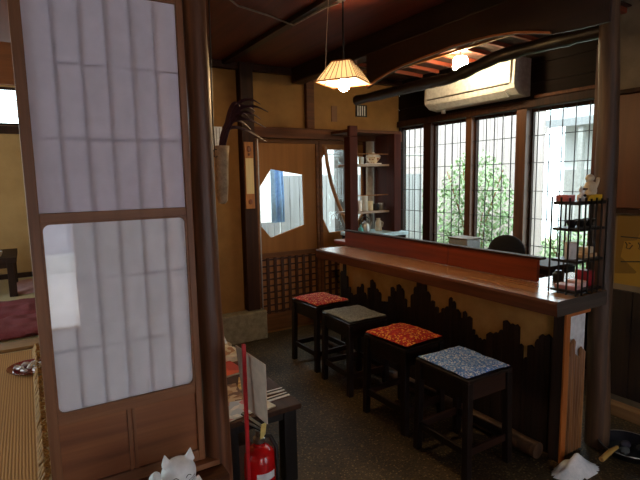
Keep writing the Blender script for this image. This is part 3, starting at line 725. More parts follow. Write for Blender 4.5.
# round-backed chair behind the screen
ch = thing('office_chair', 'black round-backed chair behind the screen board by the windows', 'chair', (3.02, 2.40, 0))
MC = Matrix.Rotation(R(30), 4, 'Z') @ Matrix.Rotation(R(-6), 4, 'X')
MB().ball((3.115, 2.405, .97), .135, .04, .13, 24, 14, Matrix.Rotation(R(-58), 4, 'Z')).build('backrest', plain('black_fabric', (24, 23, 26), .9), ch, smooth=True)
MB().lathe((2.98, 2.34, .60), [(.17, 0), (.19, .02), (.19, .05), (.16, .07)], 24).build('seat', plain('black_fabric2', (24, 23, 26), .9), ch, smooth='auto')
MB().tube([(3.12, 2.42, .90), (3.14, 2.44, .70), (3.06, 2.39, .62)], .014, 8).build('back_stem', M['black_iron'], ch, smooth='auto')
cpl = MB().tube([(2.98, 2.34, .03), (2.98, 2.34, .60)], .022, 12).build('pole', M['black_iron'], ch, smooth='auto')
for i in range(5):
    a = 2 * PI * i / 5
    MB().tube([(2.98, 2.34, .06), (2.98 + .2 * math.cos(a), 2.34 + .2 * math.sin(a), .018)], [.016, .012], 8).build('leg', M['black_iron'], cpl, smooth='auto')
# air conditioner
ac = thing('air_conditioner', 'white wall-mounted air conditioner above the barred windows', 'air conditioner', (3.6, 3.26, 2.20))
prof = [(3.708, 2.515), (3.53, 2.515), (3.50, 2.49), (3.49, 2.30), (3.50, 2.262), (3.56, 2.215), (3.66, 2.20), (3.708, 2.205)]
MB().plate([(x_, z_) for x_, z_ in prof], [], 'y', 2.67, 3.72).build('body', M['white_plastic'], ac, bevel=.006)
MB().box(3.480, 3.489, 2.70, 3.69, 2.305, 2.50).build('front_panel', M['white_plastic'], ac, bevel=.003)
MB().add([(3.498, 2.76, 2.256), (3.555, 2.76, 2.209), (3.555, 3.64, 2.209), (3.498, 3.64, 2.256), (3.494, 2.76, 2.250), (3.551, 2.76, 2.203), (3.551, 3.64, 2.203), (3.494, 3.64, 2.250)],
         [(0, 1, 2, 3), (7, 6, 5, 4), (0, 4, 5, 1), (1, 5, 6, 2), (2, 6, 7, 3), (3, 7, 4, 0)]).build('louver', M['white_plastic'], ac)
MB().box(3.486, 3.4935, 2.72, 3.67, 2.296, 2.301).build('panel_gap', M['ink'], ac)
MB().tube([(3.64, 3.60, 2.205), (3.64, 3.60, 2.172)], .022, 12).build('drain_pipe', M['white_plastic'], ac, smooth='auto')
struct(MB().box(3.66, 3.70, 1.80, 2.6, 2.175, 2.20), 'trim_21', M['beam'])

# ------------------------------------------------------------------ lamps
bulbglow = glow('bulb_glow', (255, 210, 150), 480)
pn = thing('pendant_lamp', 'lit pendant lamp with splayed wooden slat shade on a black cord', 'lamp', (1.69, 2.5, 2.0))
LX, LY, LT, LB = 1.697, 2.50, 2.240, 2.120
frm = MB(); rr0, rr1 = .058, .130
rot = R(33)
def cr(r, k, z): a = rot + PI / 4 + k * PI / 2; return Vector((LX + r * 1.414 * math.cos(a), LY + r * 1.414 * math.sin(a), z))
for k in range(4):
    frm.tube([cr(rr1, k, LB), cr(rr1, k + 1, LB)], .004, 6)
lfm = wood('lamp_frame', (110, 60, 26), (150, 92, 44), 'x', 1, .6)
shd = frm.build('lamp_shade', lfm, pn)
frm = MB()
for k in range(4): frm.tube([cr(rr0, k, LT), cr(rr0, k + 1, LT)], .004, 6)
frm.build('top_ring', lfm, shd)
slm = plain('shade_slat', (196, 140, 90), .6)
papr = translucent('lamp_shade_paper', (255, 248, 236), .75)
for k in range(4):
    a0, a1, b0_, b1 = cr(rr0, k, LT), cr(rr0, k + 1, LT), cr(rr1, k, LB), cr(rr1, k + 1, LB)
    for i in range(7):
        t = (i + .5) / 7
        MB().tube([a0.lerp(a1, t), b0_.lerp(b1, t)], .0019, 6).build('slat', M['stool_mid'], shd)
    ins = Vector((LX, LY, 0))
    q = [a0, a1, b1, b0_]; c0 = Vector((LX, LY, (LT + LB) / 2)); q2 = [c0 + (p - c0) * .97 for p in q]; q3 = [c0 + (p - c0) * .965 for p in q]
    MB().add(q2 + q3, [(0, 1, 2, 3), (7, 6, 5, 4), (0, 4, 5, 1), (1, 5, 6, 2), (2, 6, 7, 3), (3, 7, 4, 0)]).build('shade_panel', papr, shd)
MB().lathe((LX, LY, 2.155), [(.016, 0), (.02, .02), (.02, .06), (.010, .075), (.006, .09)], 14).build('socket', M['black'], pn, smooth='auto')
MB().ball((LX, LY, 2.108), .034, .034, .040, 18, 12).build('bulb', bulbglow, pn, smooth=True)
MB().tube([(LX, LY, 2.245), (LX - .002, LY, 2.45), (LX, LY, 2.618)], .0055, 8).build('cord', M['rubber'], pn, smooth='auto')
MB().lathe((LX - .02, LY, 2.585), [(.03, 0), (.035, .01), (.035, .032)], 16).build('ceiling_rose', M['tinmetal'], pn, smooth='auto')
e0 = cr(rr1, 2, LB); 
pcord = MB().tube([(LX - .10, LY + .0, 2.60), (LX - .13, LY - .01, 2.30), (LX - .145, LY - .02, 2.10)], .0016, 6)
pcord.build('pull_string', M['cream'], pn, smooth='auto')
MB().lathe((LX - .145, LY - .02, 2.085), [(.003, 0), (.006, .004), (.005, .016), (.002, .02)], 10).build('pull_knob', M['white_plastic'], pn, smooth='auto')
def point(name, loc, w, col, r=.03):
    l = bpy.data.lights.new(name, 'POINT'); l.energy = w; l.color = col; l.shadow_soft_size = r
    o = bpy.data.objects.new(name, l); COL.objects.link(o); o.location = loc; return o
cl = thing('canopy_lamp', 'bright boxy little lamp hanging under the canopy before the air conditioner', 'lamp', (3.15, 2.93, 2.42))
q = MB(); cx, cy = 3.15, 2.935
q.lathe((cx, cy, 2.415), [(.035, 0), (.062, .014), (.060, .085), (.045, .108), (.02, .112)], 6)
q.build('lamp_shade', glow('canopy_lamp_glow', (255, 226, 176), 130), cl)
MB().tube([(cx, cy, 2.525), (cx, cy, 2.56)], .006, 8).build('cord', M['rubber'], cl)

# wiring on the ceiling
mb = MB().tube([(1.0, 2.72, 2.605), (1.2, 2.90, 2.60), (1.42, 2.96, 2.598), (1.63, 3.0, 2.575), (1.64, 2.6, 2.573), (1.67, 2.51, 2.575)], .006, 8)
T(mb, 'ceiling_cable', M['tinmetal'], 'thin cable running across the dark ceiling to the pendant lamp', 'cable', smooth='auto')

# ------------------------------------------------------------------ back wall items
pq = thing('wall_plaque', 'narrow vertical wooden plaque with pale middle hung on the dark back pillar', 'plaque', (1.81, 4.255, 1.28))
MB().box(1.765, 1.855, 4.252, 4.269, 1.28, 1.90).build('board', wood('plaque_wood', (140, 84, 30), (196, 130, 56), 'z', .6, .5), pq, bevel=.003)
MB().box(1.772, 1.848, 4.247, 4.2515, 1.42, 1.75).build('pale_panel', wood('plaque_pale', (200, 176, 120), (224, 204, 150), 'z', .6, .6), pq)
MB().ball((1.81, 4.25, 1.835), .022, .007, .03, 12, 8).ball((1.81, 4.25, 1.785), .014, .006, .014, 10, 6).ball((1.81, 4.25, 1.345), .022, .007, .026, 12, 8).build('carving', wood('plaque_carving', (100, 52, 20), (140, 80, 34), 'z', .8, .5), pq, smooth=True)
T(MB().box(2.80, 2.87, 4.362, 4.3705, 2.14, 2.30), 'wooden_tag', wood('tag_wood', (100, 62, 30), (124, 80, 40), 'z', .6, .6), 'small brown wooden tag on the plaster above the hexagonal windows', 'tag')
vt = thing('wall_vent', 'small vent with white bars high on the back wall plaster', 'vent', (3.18, 4.36, 2.2))
MB().plate(rect(3.11, 3.255, 2.205, 2.33), [rect(3.12, 3.245, 2.215, 2.32)], 'y', 4.355, 4.368).build('frame', M['black'], vt)
MB().box(3.12, 3.245, 4.364, 4.368, 2.215, 2.32).build('backing', M['black'], vt)
for i in range(4): MB().box(3.132 + i * .03, 3.142 + i * .03, 4.356, 4.363, 2.216, 2.319).build('bar', M['white_plastic'], vt)
ns = thing('paper_slip', 'white paper slip with faint lines pinned on plaster behind the hanging vase', 'paper', (1.52, 4.36, 1.83))
MB().box(1.46, 1.60, 4.364, 4.3705, 1.82, 2.04).build('sheet', M['white_panel'], ns)
for i in range(4): MB().box(1.482 + i * .03, 1.486 + i * .03, 4.3625, 4.3635, 1.83, 2.03).build('line', M['kumiko'], ns)
T(MB().tube([(1.905, 4.262, .286), (1.905, 4.262, 1.93)], .007, 8), 'cable_pipe', M['tinmetal'], 'thin shiny conduit running up beside the dark back pillar', 'pipe', smooth='auto')
T(MB().box(3.2385, 3.2448, 1.20, 1.665, .84, 1.285), 'yellow_poster', cover('poster_print', [(158, 124, 46), (162, 128, 50), (152, 118, 42), (158, 124, 46), (122, 94, 38)], 7), 'yellow poster with dark writing on the wall right of the log pillar', 'poster')
wr = MB()
wr.box(3.2368, 3.2384, 1.20, 1.64, 1.143, 1.150)
wr.tube([(3.2372, 1.63, .985), (3.2372, 1.52, 1.0), (3.2372, 1.40, 1.035), (3.2372, 1.22, 1.06)], .004, 6)
random.seed(5)
for i in range(5):
    yy = 1.61 - i * .075; zz = 1.09 + random.uniform(-.012, .012)
    wr.tube([(3.2372, yy, zz + .022), (3.2372, yy - .012, zz + .004), (3.2372, yy - .006, zz - .016), (3.2372, yy - .028, zz - .020), (3.2372, yy - .044, zz + .006)], .0028, 6)
    wr.tube([(3.2372, yy - .02, zz + .018), (3.2372, yy - .032, zz + .014)], .0032, 6)
pst = bpy.data.objects['yellow_poster']
wr.build('writing', M['ink'], pst)
T(MB().box(3.12, 3.20, -1.9, 1.72, .001, .075), 'timber_beam', wood('sill_timber', (128, 92, 56), (168, 128, 84), 'y', .5, .6), 'pale squared timber lying on the floor along the plank wall', 'timber', bevel=.006)
# black round pan with handle on the floor
bn = thing('charcoal_pan', 'black round pan with a pale wooden handle on the floor by the log pillar', 'pan', (2.755, 1.285, 0))
MB().lathe((2.755, 1.285, 0), [(.10, 0.0), (.115, .008), (.145, .05), (.152, .055), (.146, .058), (.108, .014), (.02, .010)], 32).build('body', plain('navy_black_iron', (22, 24, 34), .35, .3), bn, smooth='auto')
MB().tube([(2.755 + .149 * math.cos(a * PI / 18), 1.285 + .149 * math.sin(a * PI / 18), .058) for a in range(37)], .0028, 6, False).build('rim', M['tinmetal'], bn, smooth='auto')
MB().tube([(2.66, 1.30, .062), (2.60, 1.302, .056), (2.505, 1.30, .040)], [.010, .014, .014], 12).build('handle', wood('handle_wood', (170, 130, 60), (206, 168, 92), 'x', 1, .5), bn, smooth='auto')
for i, (a, b) in enumerate(((.02, .03), (-.05, .0), (.05, -.04))):
    MB().ball((2.755 + a, 1.285 + b, .035), .035, .026, .018, 10, 7).build('charcoal', plain('charcoal_%d' % i, ((50, 46, 60), (80, 84, 84), (34, 34, 40))[i], .8), bn)
# ------------------------------------------------------------------ hanging vase with dried leaves
hv = thing('hanging_vase', 'wrinkled beige hanging vase with dark purple leaves beside the post', 'vase', (.790, 2.2, 1.46))
mb = MB(); vs = []; fs = []; seg = 20; prof = [(.012, 1.440), (.024, 1.455), (.029, 1.53), (.030, 1.60), (.034, 1.66), (.036, 1.71), (.030, 1.71), (.026, 1.66)]
for i, (r_, z_) in enumerate(prof):
    for k in range(seg):
        a = 2 * PI * k / seg; rr = r_ * (1 + .16 * noise.noise(Vector((math.cos(a) * 1.5, math.sin(a) * 1.5, z_ * 22))))
        vs.append((.800 - (1.71 - z_) * .02 + rr * math.cos(a), 2.2 + rr * .8 * math.sin(a), z_))
fs = [(i * seg + k, i * seg + (k + 1) % seg, (i + 1) * seg + (k + 1) % seg, (i + 1) * seg + k) for i in range(len(prof) - 1) for k in range(seg)]
fs.append(tuple(range(seg)))
mb.add(vs, fs); vb = mb.build('body', M['vase'], hv, smooth=True)
MB().tube([(.768, 2.2, 1.66), (.764, 2.2, 1.80), (.775, 2.2, 2.62)], .0035, 6).build('hanging_wire', M['black_iron'], hv)
MB().tube([(.765 + .012 * math.cos(a * PI / 8), 2.185, 1.675 + .018 * math.sin(a * PI / 8)) for a in range(17)], .0025, 6, False).build('ring', M['black_iron'], vb)
random.seed(21)
tips = [(1.045, .0, 1.877), (1.04, .02, 1.735), (1.03, .0, 1.80), (1.01, .01, 1.913), (.93, -.03, 1.84), (.99, .03, 1.88), (.90, .0, 1.89), (.96, .02, 1.79), (.84, -.01, 1.80), (1.0, -.01, 1.84)]
for i, (tx, dy, tz) in enumerate(tips):
    p0 = Vector((.800 + (i - 4) * .003, 2.2, 1.69)); p3 = Vector((tx, 2.2 + dy, tz)); p1 = Vector((.81 + i * .003, 2.2, 1.85)); p2 = Vector((.86 + .3 * (tx - .86), 2.2 + dy * .5, tz + .07))
    L = []
    for j in range(13):
        t = j / 12; L.append(p0 * (1 - t) ** 3 + 3 * p1 * t * (1 - t) ** 2 + 3 * p2 * t * t * (1 - t) + p3 * t ** 3)
    vs = []; 
    for j, p in enumerate(L):
        t = j / 12; w = .0025 + .008 * math.sin(PI * min(1, t * 1.05)) ** .8; d = (L[min(j + 1, 12)] - L[max(j - 1, 0)]).normalized()
        sd = d.cross(Vector((.2, 1, .1))).normalized() * .7 + Vector((0, .7, 0)); sd.normalize(); nn_ = d.cross(sd).normalized() * .0012
        vs += [p + sd * w + nn_, p - sd * w + nn_, p - sd * w - nn_, p + sd * w - nn_]
    fs = [(j * 4 + k, j * 4 + (k + 1) % 4, j * 4 + 4 + (k + 1) % 4, j * 4 + 4 + k) for j in range(12) for k in range(4)] + [(3, 2, 1, 0), (48, 49, 50, 51)]
    MB().add(vs, fs).build('leaf', M['leaf'], hv)

# ------------------------------------------------------------------ low table with magazines
bt = thing('low_table', 'low black table holding magazines beside the passage', 'table', (.90, 2.72, 0))
BX0, BX1, BY0, BY1 = .69, 1.115, 2.06, 3.38
MB().box(BX0, BX1, BY0, BY1, .392, .42).build('tabletop', wood('table_dark', (50, 30, 18), (84, 54, 32), 'y', .6, .6, .25), bt, bevel=.004)
MB().box(BX0 + .02, BX1 - .02, BY0 + .03, BY1 - .03, .345, .391).build('apron', M['black'], bt)
for lx in (BX0 + .02, BX1 - .09):
    for ly in (BY0 + .02, BY1 - .09): MB().box(lx, lx + .07, ly, ly + .07, 0, .391).build('leg', M['black'], bt, bevel=.003)
T(MB().box(.72, .90, 2.20, 2.5, .001, .21), 'carton', plain('brown_carton', (92, 62, 42), .8), 'brown carton stored on the floor under the low table', 'box', bevel=.003)
mags = [((.800, 2.175), .20, .17, .007, 12, [(206, 212, 222), (180, 196, 216), (232, 232, 236), (206, 130, 140)], 26, 'white and blue magazine with pink print nearest the camera on the low table'),
        ((.805, 2.36), .19, .21, .009, -8, [(176, 140, 100), (112, 74, 46), (206, 184, 150), (140, 98, 62)], 32, 'brown patterned magazine behind the white and blue one'),
        ((.925, 2.145), .10, .12, .006, 12, [(206, 190, 150), (222, 210, 176)], 10, 'cream leaflet near the front corner of the low table'),
        ((.975, 2.43), .10, .16, .008, -24, [(206, 160, 60), (176, 110, 40), (226, 190, 110)], 26, 'mustard yellow magazine in the middle of the low table'),
        ((.93, 2.68), .18, .20, .010, 6, [(206, 70, 36), (220, 96, 50), (180, 52, 30)], 10, 'orange red magazine in the middle of the low table'),
        ((.985, 2.885), .22, .18, .03, -6, [(222, 210, 184), (196, 180, 150)], 16, 'thick cream catalogue behind the orange red magazine'),
        ((1.072, 2.58), .07, .14, .006, 3, [(150, 104, 60), (176, 130, 84)], 14, 'tan booklet near the passage edge of the low table'),
        ((.995, 3.10), .20, .2, .035, 8, [(196, 176, 140), (166, 140, 104)], 14, 'tan thick catalogue at the far end of the low table'),
        ((.99, 3.30), .22, .13, .02, -5, [(92, 88, 84), (64, 60, 60)], 20, 'dark grey booklet at the far edge of the low table')]
for i, ((mx_, my_), w, d, h, a, cols, sc_, lb) in enumerate(mags):
    o = thing('magazine', lb, 'magazine', (mx_, my_, .4205), 'magazines spread on the low table')
    MB().cbox((mx_, my_, .4208 + h / 2), w, d, h, R(a)).build('pages', M['cream'], o)
    MB().cbox((mx_, my_, .4208 + h + .0009), w + .002, d + .002, .0012, R(a)).build('cover', cover('cover_%d' % i, cols, sc_, i * 3.1), o)
def stacked(name, c, w, d, z0, h, a, cols, sc_, lb, k):
    o = thing(name, lb, 'magazine', (c[0], c[1], z0), 'magazines spread on the low table')
    MB().cbox((c[0], c[1], z0 + .0003 + h / 2), w, d, h, R(a)).build('pages', M['cream'], o)
    MB().cbox((c[0], c[1], z0 + h + .0011), w + .002, d + .002, .0012, R(a)).build('cover', cover('coverb_%d' % k, cols, sc_, k * 2.3), o)
stacked('magazine', (.99, 2.89), .20, .17, .4525, .012, 14, [(226, 214, 190), (160, 110, 70), (206, 190, 160)], 26, 'cream magazine with brown print lying on the thick cream catalogue', 1)
stacked('magazine', (1.0, 3.11), .19, .18, .4575, .012, -12, [(150, 172, 206), (190, 206, 226), (226, 230, 236)], 18, 'pale blue magazine topmost on the far stack of the low table', 2)
for i, (c, a, lb) in enumerate((((1.030, 2.185), 184, 'white and black striped brochure, nearer one near the table corner'), ((1.035, 2.255), 180, 'white and black striped brochure, farther one near the table corner'))):
    o = thing('brochure', lb, 'brochure', (c[0], c[1], .4205), 'striped brochures on the low table')
    MB().cbox((c[0], c[1], .4235), .04, .15, .005, R(a - 90)).build('sheet', M['white_panel'], o)
    MB().cbox((c[0], c[1], .4263), .016, .15, .0006, R(a - 90)).build('black_band', M['ink'], o)

# ------------------------------------------------------------------ fire extinguisher and its stand sign
fe = thing('fire_extinguisher', 'red fire extinguisher with black hose standing before the low table', 'fire extinguisher', (.765, 1.80, 0))
EX, EY = .765, 1.80
MB().lathe((EX, EY, 0), [(.055, 0), (.066, .006), (.068, .02), (.068, .375), (.062, .40), (.045, .42), (.026, .43), (.024, .445)], 32).build('cylinder', M['red_paint'], fe, smooth='auto')
vlv = MB().lathe((EX, EY, .445), [(.022, 0), (.026, .005), (.026, .02), (.015, .03), (.015, .055)], 20)
vlv = vlv.build('valve', M['chrome'], fe, smooth='auto')
for zz, tl, l_ in ((.505, 12, .10), (.53, 24, .11)):
    MB().cbox((EX - .02, EY + .02, zz + .01), .02, l_, .006, R(35), R(tl)).build('lever', M['black_iron'], vlv, bevel=.002)
MB().tube([(EX, EY - .01, .48), (EX + .035, EY - .035, .48), (EX + .052, EY - .055, .435), (EX + .054, EY - .063, .32), (EX + .040, EY - .072, .15), (EX + .030, EY - .07, .06)], .009, 10).build('hose', M['rubber'], fe, smooth='auto')
lab = MB(); vs = []
for k in range(9):
    a = R(-125 + k * 9)
    for z_ in (.305, .338):
        vs.append((EX + .0686 * math.cos(a), EY + .0686 * math.sin(a), z_))
lab.add(vs, [(2 * k, 2 * k + 2, 2 * k + 3, 2 * k + 1) for k in range(8)]); lab.build('label', M['white_panel'], fe)
MB().cbox((EX + .005, EY - .035, .51), .030, .003, .07, R(20), R(10)).build('tag', plain('yellow_tag', (226, 204, 120), .6), vlv)
ss = thing('sign_stand', 'slim red pole stand with a grey white plate next to the extinguisher', 'sign', (.665, 1.66, 0))
MB().lathe((.660, 1.64, 0), [(.09, 0), (.10, .004), (.10, .012), (.02, .018)], 24).build('base', M['red_pole'], ss, smooth='auto')
MB().box(.642, .656, 1.634, 1.646, .012, .945).build('pole', M['red_pole'], ss, bevel=.002)
MB().add([(.660, 1.755, .905), (.676, 1.515, .900), (.686, 1.535, .665), (.672, 1.72, .665), (.664, 1.755, .905), (.680, 1.515, .900), (.690, 1.535, .665), (.676, 1.72, .665)],
         [(0, 1, 2, 3), (7, 6, 5, 4), (0, 4, 5, 1), (1, 5, 6, 2), (2, 6, 7, 3), (3, 7, 4, 0)]).build('sign_plate', M['signplate'], ss)
# ------------------------------------------------------------------ beckoning cat on the step
KX, KY, KZ = .368, 1.60, .386
kc_ = thing('beckoning_cat', 'white ceramic beckoning cat with closed smiling eyes on the step before the shoji', 'figurine', (KX, KY, KZ))
cm = MB().ball((KX, KY, KZ + .065), .075, .068, .075, 28, 18)
cm.ball((KX + .005, KY - .015, KZ + .155), .062, .052, .052, 28, 18)
for s in (-1, 1):
    ex = KX + .005 + s * .038
    cm.add([(ex - .022, KY - .028, KZ + .19), (ex + .022, KY - .028, KZ + .19), (ex + .018, KY + .004, KZ + .188), (ex - .018, KY + .004, KZ + .188), (ex + s * .008, KY - .016, KZ + .235)],
           [(0, 1, 4), (1, 2, 4), (2, 3, 4), (3, 0, 4), (3, 2, 1, 0)])
cm.tube([(KX - .05, KY - .02, KZ + .08), (KX - .082, KY - .03, KZ + .13), (KX - .080, KY - .034, KZ + .175), (KX - .074, KY - .045, KZ + .185)], [.026, .023, .02, .016], 14)
cm.tube([(KX + .055, KY - .01, KZ + .115), (KX + .078, KY - .035, KZ + .075), (KX + .055, KY - .06, KZ + .03)], [.026, .025, .02], 14)
cm.tube([(KX - .04, KY - .04, KZ + .02), (KX - .045, KY - .085, KZ + .012)], [.03, .02], 12); cm.tube([(KX + .04, KY - .04, KZ + .02), (KX + .045, KY - .085, KZ + .012)], [.03, .02], 12)
cb = cm.build('body', M['ceramic'], kc_)
rm = cb.modifiers.new('remesh', 'REMESH'); rm.mode = 'VOXEL'; rm.voxel_size = .0035; rm.use_smooth_shade = True
smm = cb.modifiers.new('smooth', 'SMOOTH'); smm.iterations = 8; smm.factor = .6
hx, hy, hz = KX + .005, KY - .015, KZ + .155
def onhead(u, v, off=.0012):   # u,v are sideways / height offsets on the head ellipsoid
    return (hx + u, hy - (.052 + off) * math.sqrt(max(0, 1 - (u / .062) ** 2 - (v / .052) ** 2)), hz + v)
fl = MB()
for s in (-1, 1):
    fl.tube([onhead(s * (.012 + .020 * j / 6), .006 + .006 * math.sin(PI * j / 6)) for j in range(7)], .0011, 6)
    fl.tube([onhead(s * (.0 + .010 * j / 4), -.016 - .004 * math.sin(PI * j / 4)) for j in range(5)], .0010, 6)
    for q_ in (-.006, -.014): fl.tube([onhead(s * .022, q_), onhead(s * .036, q_ + .002), onhead(s * .048, q_ + .006)], .0006, 6)
fl.ball(onhead(0, -.008), .004, .002, .003, 8, 6)
fl.build('face_lines', M['ink'], kc_)
MB().tube([(KX + .055 * math.cos(a * PI / 12), KY - .012 + .050 * math.sin(a * PI / 12), KZ + .118) for a in range(25)], .0045, 8, False).build('collar', M['grey_plastic'], kc_, smooth='auto')

kc_.scale = (.97, .97, 1.10)
# ------------------------------------------------------------------ tatami room
rm_ = thing('rush_mat', 'straw coloured rush mat with frayed edge on the tatami room floor', 'mat', (-1.5, 2.9, .4005))
MB().box(-3.0, -.035, 1.95, 3.83, .401, .409).build('mat', M['mat'], rm_)
random.seed(9); fr = MB()
for i in range(46):
    yy = 2.0 + i * .04; xx = -.036
    for j in range(3):
        a = random.uniform(-.02, .05); h = random.uniform(.01, .055)
        fr.tube([(xx - .008, yy + j * .012, .407), (xx + .014, yy + j * .012 + a * .5, .407 + h), (xx + random.uniform(.026, .05), yy + j * .012 + a + .03, .404 + random.uniform(0, .03))], [.004, .006, .003], 6)
fr.build('fringe', M['straw'], rm_)
T(MB().box(-3.0, .54, 3.87, 4.05, .401, .425), 'floor_board', wood('board_mid', (120, 84, 46), (150, 108, 62), 'x', .5, .5), 'brown wooden board across the floor beyond the rush mat', 'board', bevel=.003)
def zab(x0, x1, y0, y1, z0, z1, mt, lb, grp, seed, a=0):
    MM = Matrix.Translation(((x0 + x1) / 2, (y0 + y1) / 2, 0)) @ Matrix.Rotation(R(a), 4, 'Z') @ Matrix.Translation((-(x0 + x1) / 2, -(y0 + y1) / 2, 0))
    return MB().pad(x0, x1, y0, y1, z0, z1, 18, seed, .018, .45, MM).build('floor_cushion', mt, label=lb, cat='cushion', group=grp, smooth=True)
zab(-.52, .09, 4.13, 4.72, .401, .475, M['redfab'], 'maroon floor cushion nearest the wooden board', 'maroon floor cushions', 1, 2)
zab(-.50, .10, 4.74, 5.40, .401, .475, M['redfab'], 'maroon floor cushion behind the first maroon one', 'maroon floor cushions', 6, -2)
zab(-.24, .42, 5.86, 6.70, .401, .435, M['pinkfab'], 'faded pink floor cushion beside the low dark tea table', None, 3, 2)
tt = thing('tea_table', 'low dark tea table at the back of the tatami room', 'table', (-.65, 6.2, .4))
MB().box(-1.25, -.13, 5.78, 6.62, .76, .81).build('tabletop', M['pillar_dark'], tt, bevel=.005)
for lx in (-1.22, -.22):
    for ly in (5.82, 6.50): MB().box(lx, lx + .07, ly, ly + .07, .401, .759).build('leg', M['pillar_dark'], tt, bevel=.004)
MB().box(-1.15, -.22, 5.84, 6.56, .70, .759).build('apron', M['pillar_dark'], tt)
T(MB().lathe((-.30, 5.95, .811), [(.03, 0), (.035, .004), (.05, .04), (.052, .055), (.048, .055), (.03, .01)], 18), 'tea_bowl', M['ceramic'], 'white tea bowl on the low dark tea table', 'bowl', smooth='auto')
dz = .4095
T(MB().lathe((-.065, 3.40, dz), [(.07, 0), (.075, .004), (.115, .018), (.120, .024), (.114, .023), (.07, .008)], 32, (1, 1.15)), 'serving_tray', M['lacquer'], 'red lacquer oval tray of foil wrapped sweets on the rush mat', 'tray', smooth='auto')
random.seed(4)
for i in range(11):
    a = i * 2.399; r_ = .075 * math.sqrt((i + .4) / 11); px, py = -.065 + r_ * math.cos(a), 3.40 + r_ * math.sin(a) * 1.15; pz = dz + .026 + (.008 if i < 4 else 0)
    mb = MB().ball((px, py, pz - .003), .024, .016, .010, 9, 7, Matrix.Rotation(random.uniform(0, 3), 3, 'Z'))
    mb.v = [tuple(Vector(v) + .0035 * Vector((noise.noise(Vector(v) * 90), noise.noise(Vector(v) * 90 + Vector((5, 5, 5))), noise.noise(Vector(v) * 90 + Vector((9, 1, 4)))))) for v in mb.v]
    T(mb, 'wrapped_sweet', M['foil'], 'foil wrapped sweet on the red lacquer tray', 'sweet', 'foil wrapped sweets on the red tray')

# ------------------------------------------------------------------ outside
gm = plaster('garden_ground', (120, 128, 96), (150, 150, 124), 2)
struct(MB().box(3.9, 11, -3, 14, -.12, -.02), 'ground_garden', gm)
struct(MB().box(-1.9, 3.9, 4.5, 14, -.13, -.03), 'ground_back', plaster('path_grey', (170, 170, 168), (196, 196, 192), 2))
struct(MB().box(-6, 8, -9, -2.1, -.13, -.03), 'ground_street', plaster('street_pale', (196, 196, 196), (222, 222, 222), 1.2))
def boards(name, mat, label, cat, x, y0, y1, z1, w=.14, axis='x', dep=.03):
    r = thing(name, label, cat, (x, (y0 + y1) / 2, -.02) if axis == 'x' else ((y0 + y1) / 2, x, -.03))
    y_ = y0; mb = MB()
    while y_ < y1:
        if axis == 'x': mb.box(x, x + dep, y_, min(y_ + w - .008, y1), -.02, z1)
        else: mb.box(y_, min(y_ + w - .014, y1), x, x + dep, -.03, z1)
        y_ += w
    mb.build('board_panel', mat, r)
    if axis == 'x': MB().box(x + dep, x + dep + .05, y0, y1, .4, .5).box(x + dep, x + dep + .05, y0, y1, z1 - .4, z1 - .3).build('rail', mat, r)
    else: MB().box(y0, y1, x + dep, x + dep + .05, .4, .5).box(y0, y1, x + dep, x + dep + .05, z1 - .4, z1 - .3).build('rail', mat, r)
    return r
boards('board_fence', wood('fence_grey_pink', (146, 134, 132), (176, 164, 160), 'z', .5, .8), 'tall weathered pinkish grey board fence outside the barred windows', 'fence', 6.6, 4.5, 10.5, 2.55)
# neighbouring shed with eaves
nb = thing('neighbour_house', 'pale house with grey eaves beyond the garden', 'house', (8.3, 3.0, -.02))
MB().box(7.9, 9.5, .8, 5.0, -.02, 2.5).build('wall', plaster('house_white', (190, 192, 192), (206, 208, 206), 1), nb)
MB().add([(7.4, .4, 2.30), (7.4, 5.2, 2.30), (9.8, 5.2, 3.1), (9.8, .4, 3.1), (7.4, .4, 2.42), (7.4, 5.2, 2.42), (9.8, 5.2, 3.22), (9.8, .4, 3.22)],
         [(0, 1, 2, 3), (7, 6, 5, 4), (0, 4, 5, 1), (1, 5, 6, 2), (2, 6, 7, 3), (3, 7, 4, 0)]).build('eaves', plain('grey_roof', (130, 132, 134), .7), nb)
MB().box(7.86, 7.899, 4.25, 4.95, 1.15, 1.62).build('window', M['grey_plastic'], nb)
MB().box(7.45, 7.53, 4.42, 4.50, -.02, 2.29).build('post', M['grey_plastic'], nb)
random.seed(31)
def bush(name, c, rx, ry, rz, n, mats, label):
    r = thing(name, label, 'bush', (c[0], c[1], -.02))
    st = MB()
    for i in range(7):
        a = i * 2.4; st.tube([(c[0], c[1], -.02), (c[0] + .3 * rx * math.cos(a), c[1] + .3 * ry * math.sin(a), c[2]), (c[0] + .7 * rx * math.cos(a), c[1] + .7 * ry * math.sin(a), c[2] + rz * .7)], [.014, .01, .005], 6)
    st.build('branches', M['bamboo_brown'], r)
    lf = MB()
    for i in range(n):
        while True:
            u, v, w = (random.uniform(-1, 1) for _ in range(3))
            if u * u + v * v + w * w < 1: break
        p = Vector((c[0] + u * rx, c[1] + v * ry, c[2] + w * rz)); s = random.uniform(.025, .05)
        E_ = Matrix.Rotation(random.uniform(0, 6.3), 3, 'Z') @ Matrix.Rotation(random.uniform(-1, 1), 3, 'X')
        lf.add([p + E_ @ Vector(q) * s for q in ((0, -1, 0), (.42, 0, .1), (0, 1, 0), (-.42, 0, .1))], [(0, 1, 2, 3)])
    lf.build('foliage', mats, r)
leafm = plain('leaf_green', (150, 176, 128), .6); leafd = plain('leaf_deep_green', (128, 150, 112), .6)
bush('bush', (5.15, 4.5, .95), .45, .6, .95, 4200, leafm, 'tall leafy green bush outside behind the middle barred window')
bush('bush', (5.7, 6.6, .75), .6, .5, .8, 2600, leafd, 'rounder deep green bush outside the far barred window')
bush('bush', (5.5, 3.3, .45), .45, .42, .5, 1800, leafm, 'low bright green bush outside below the window post')
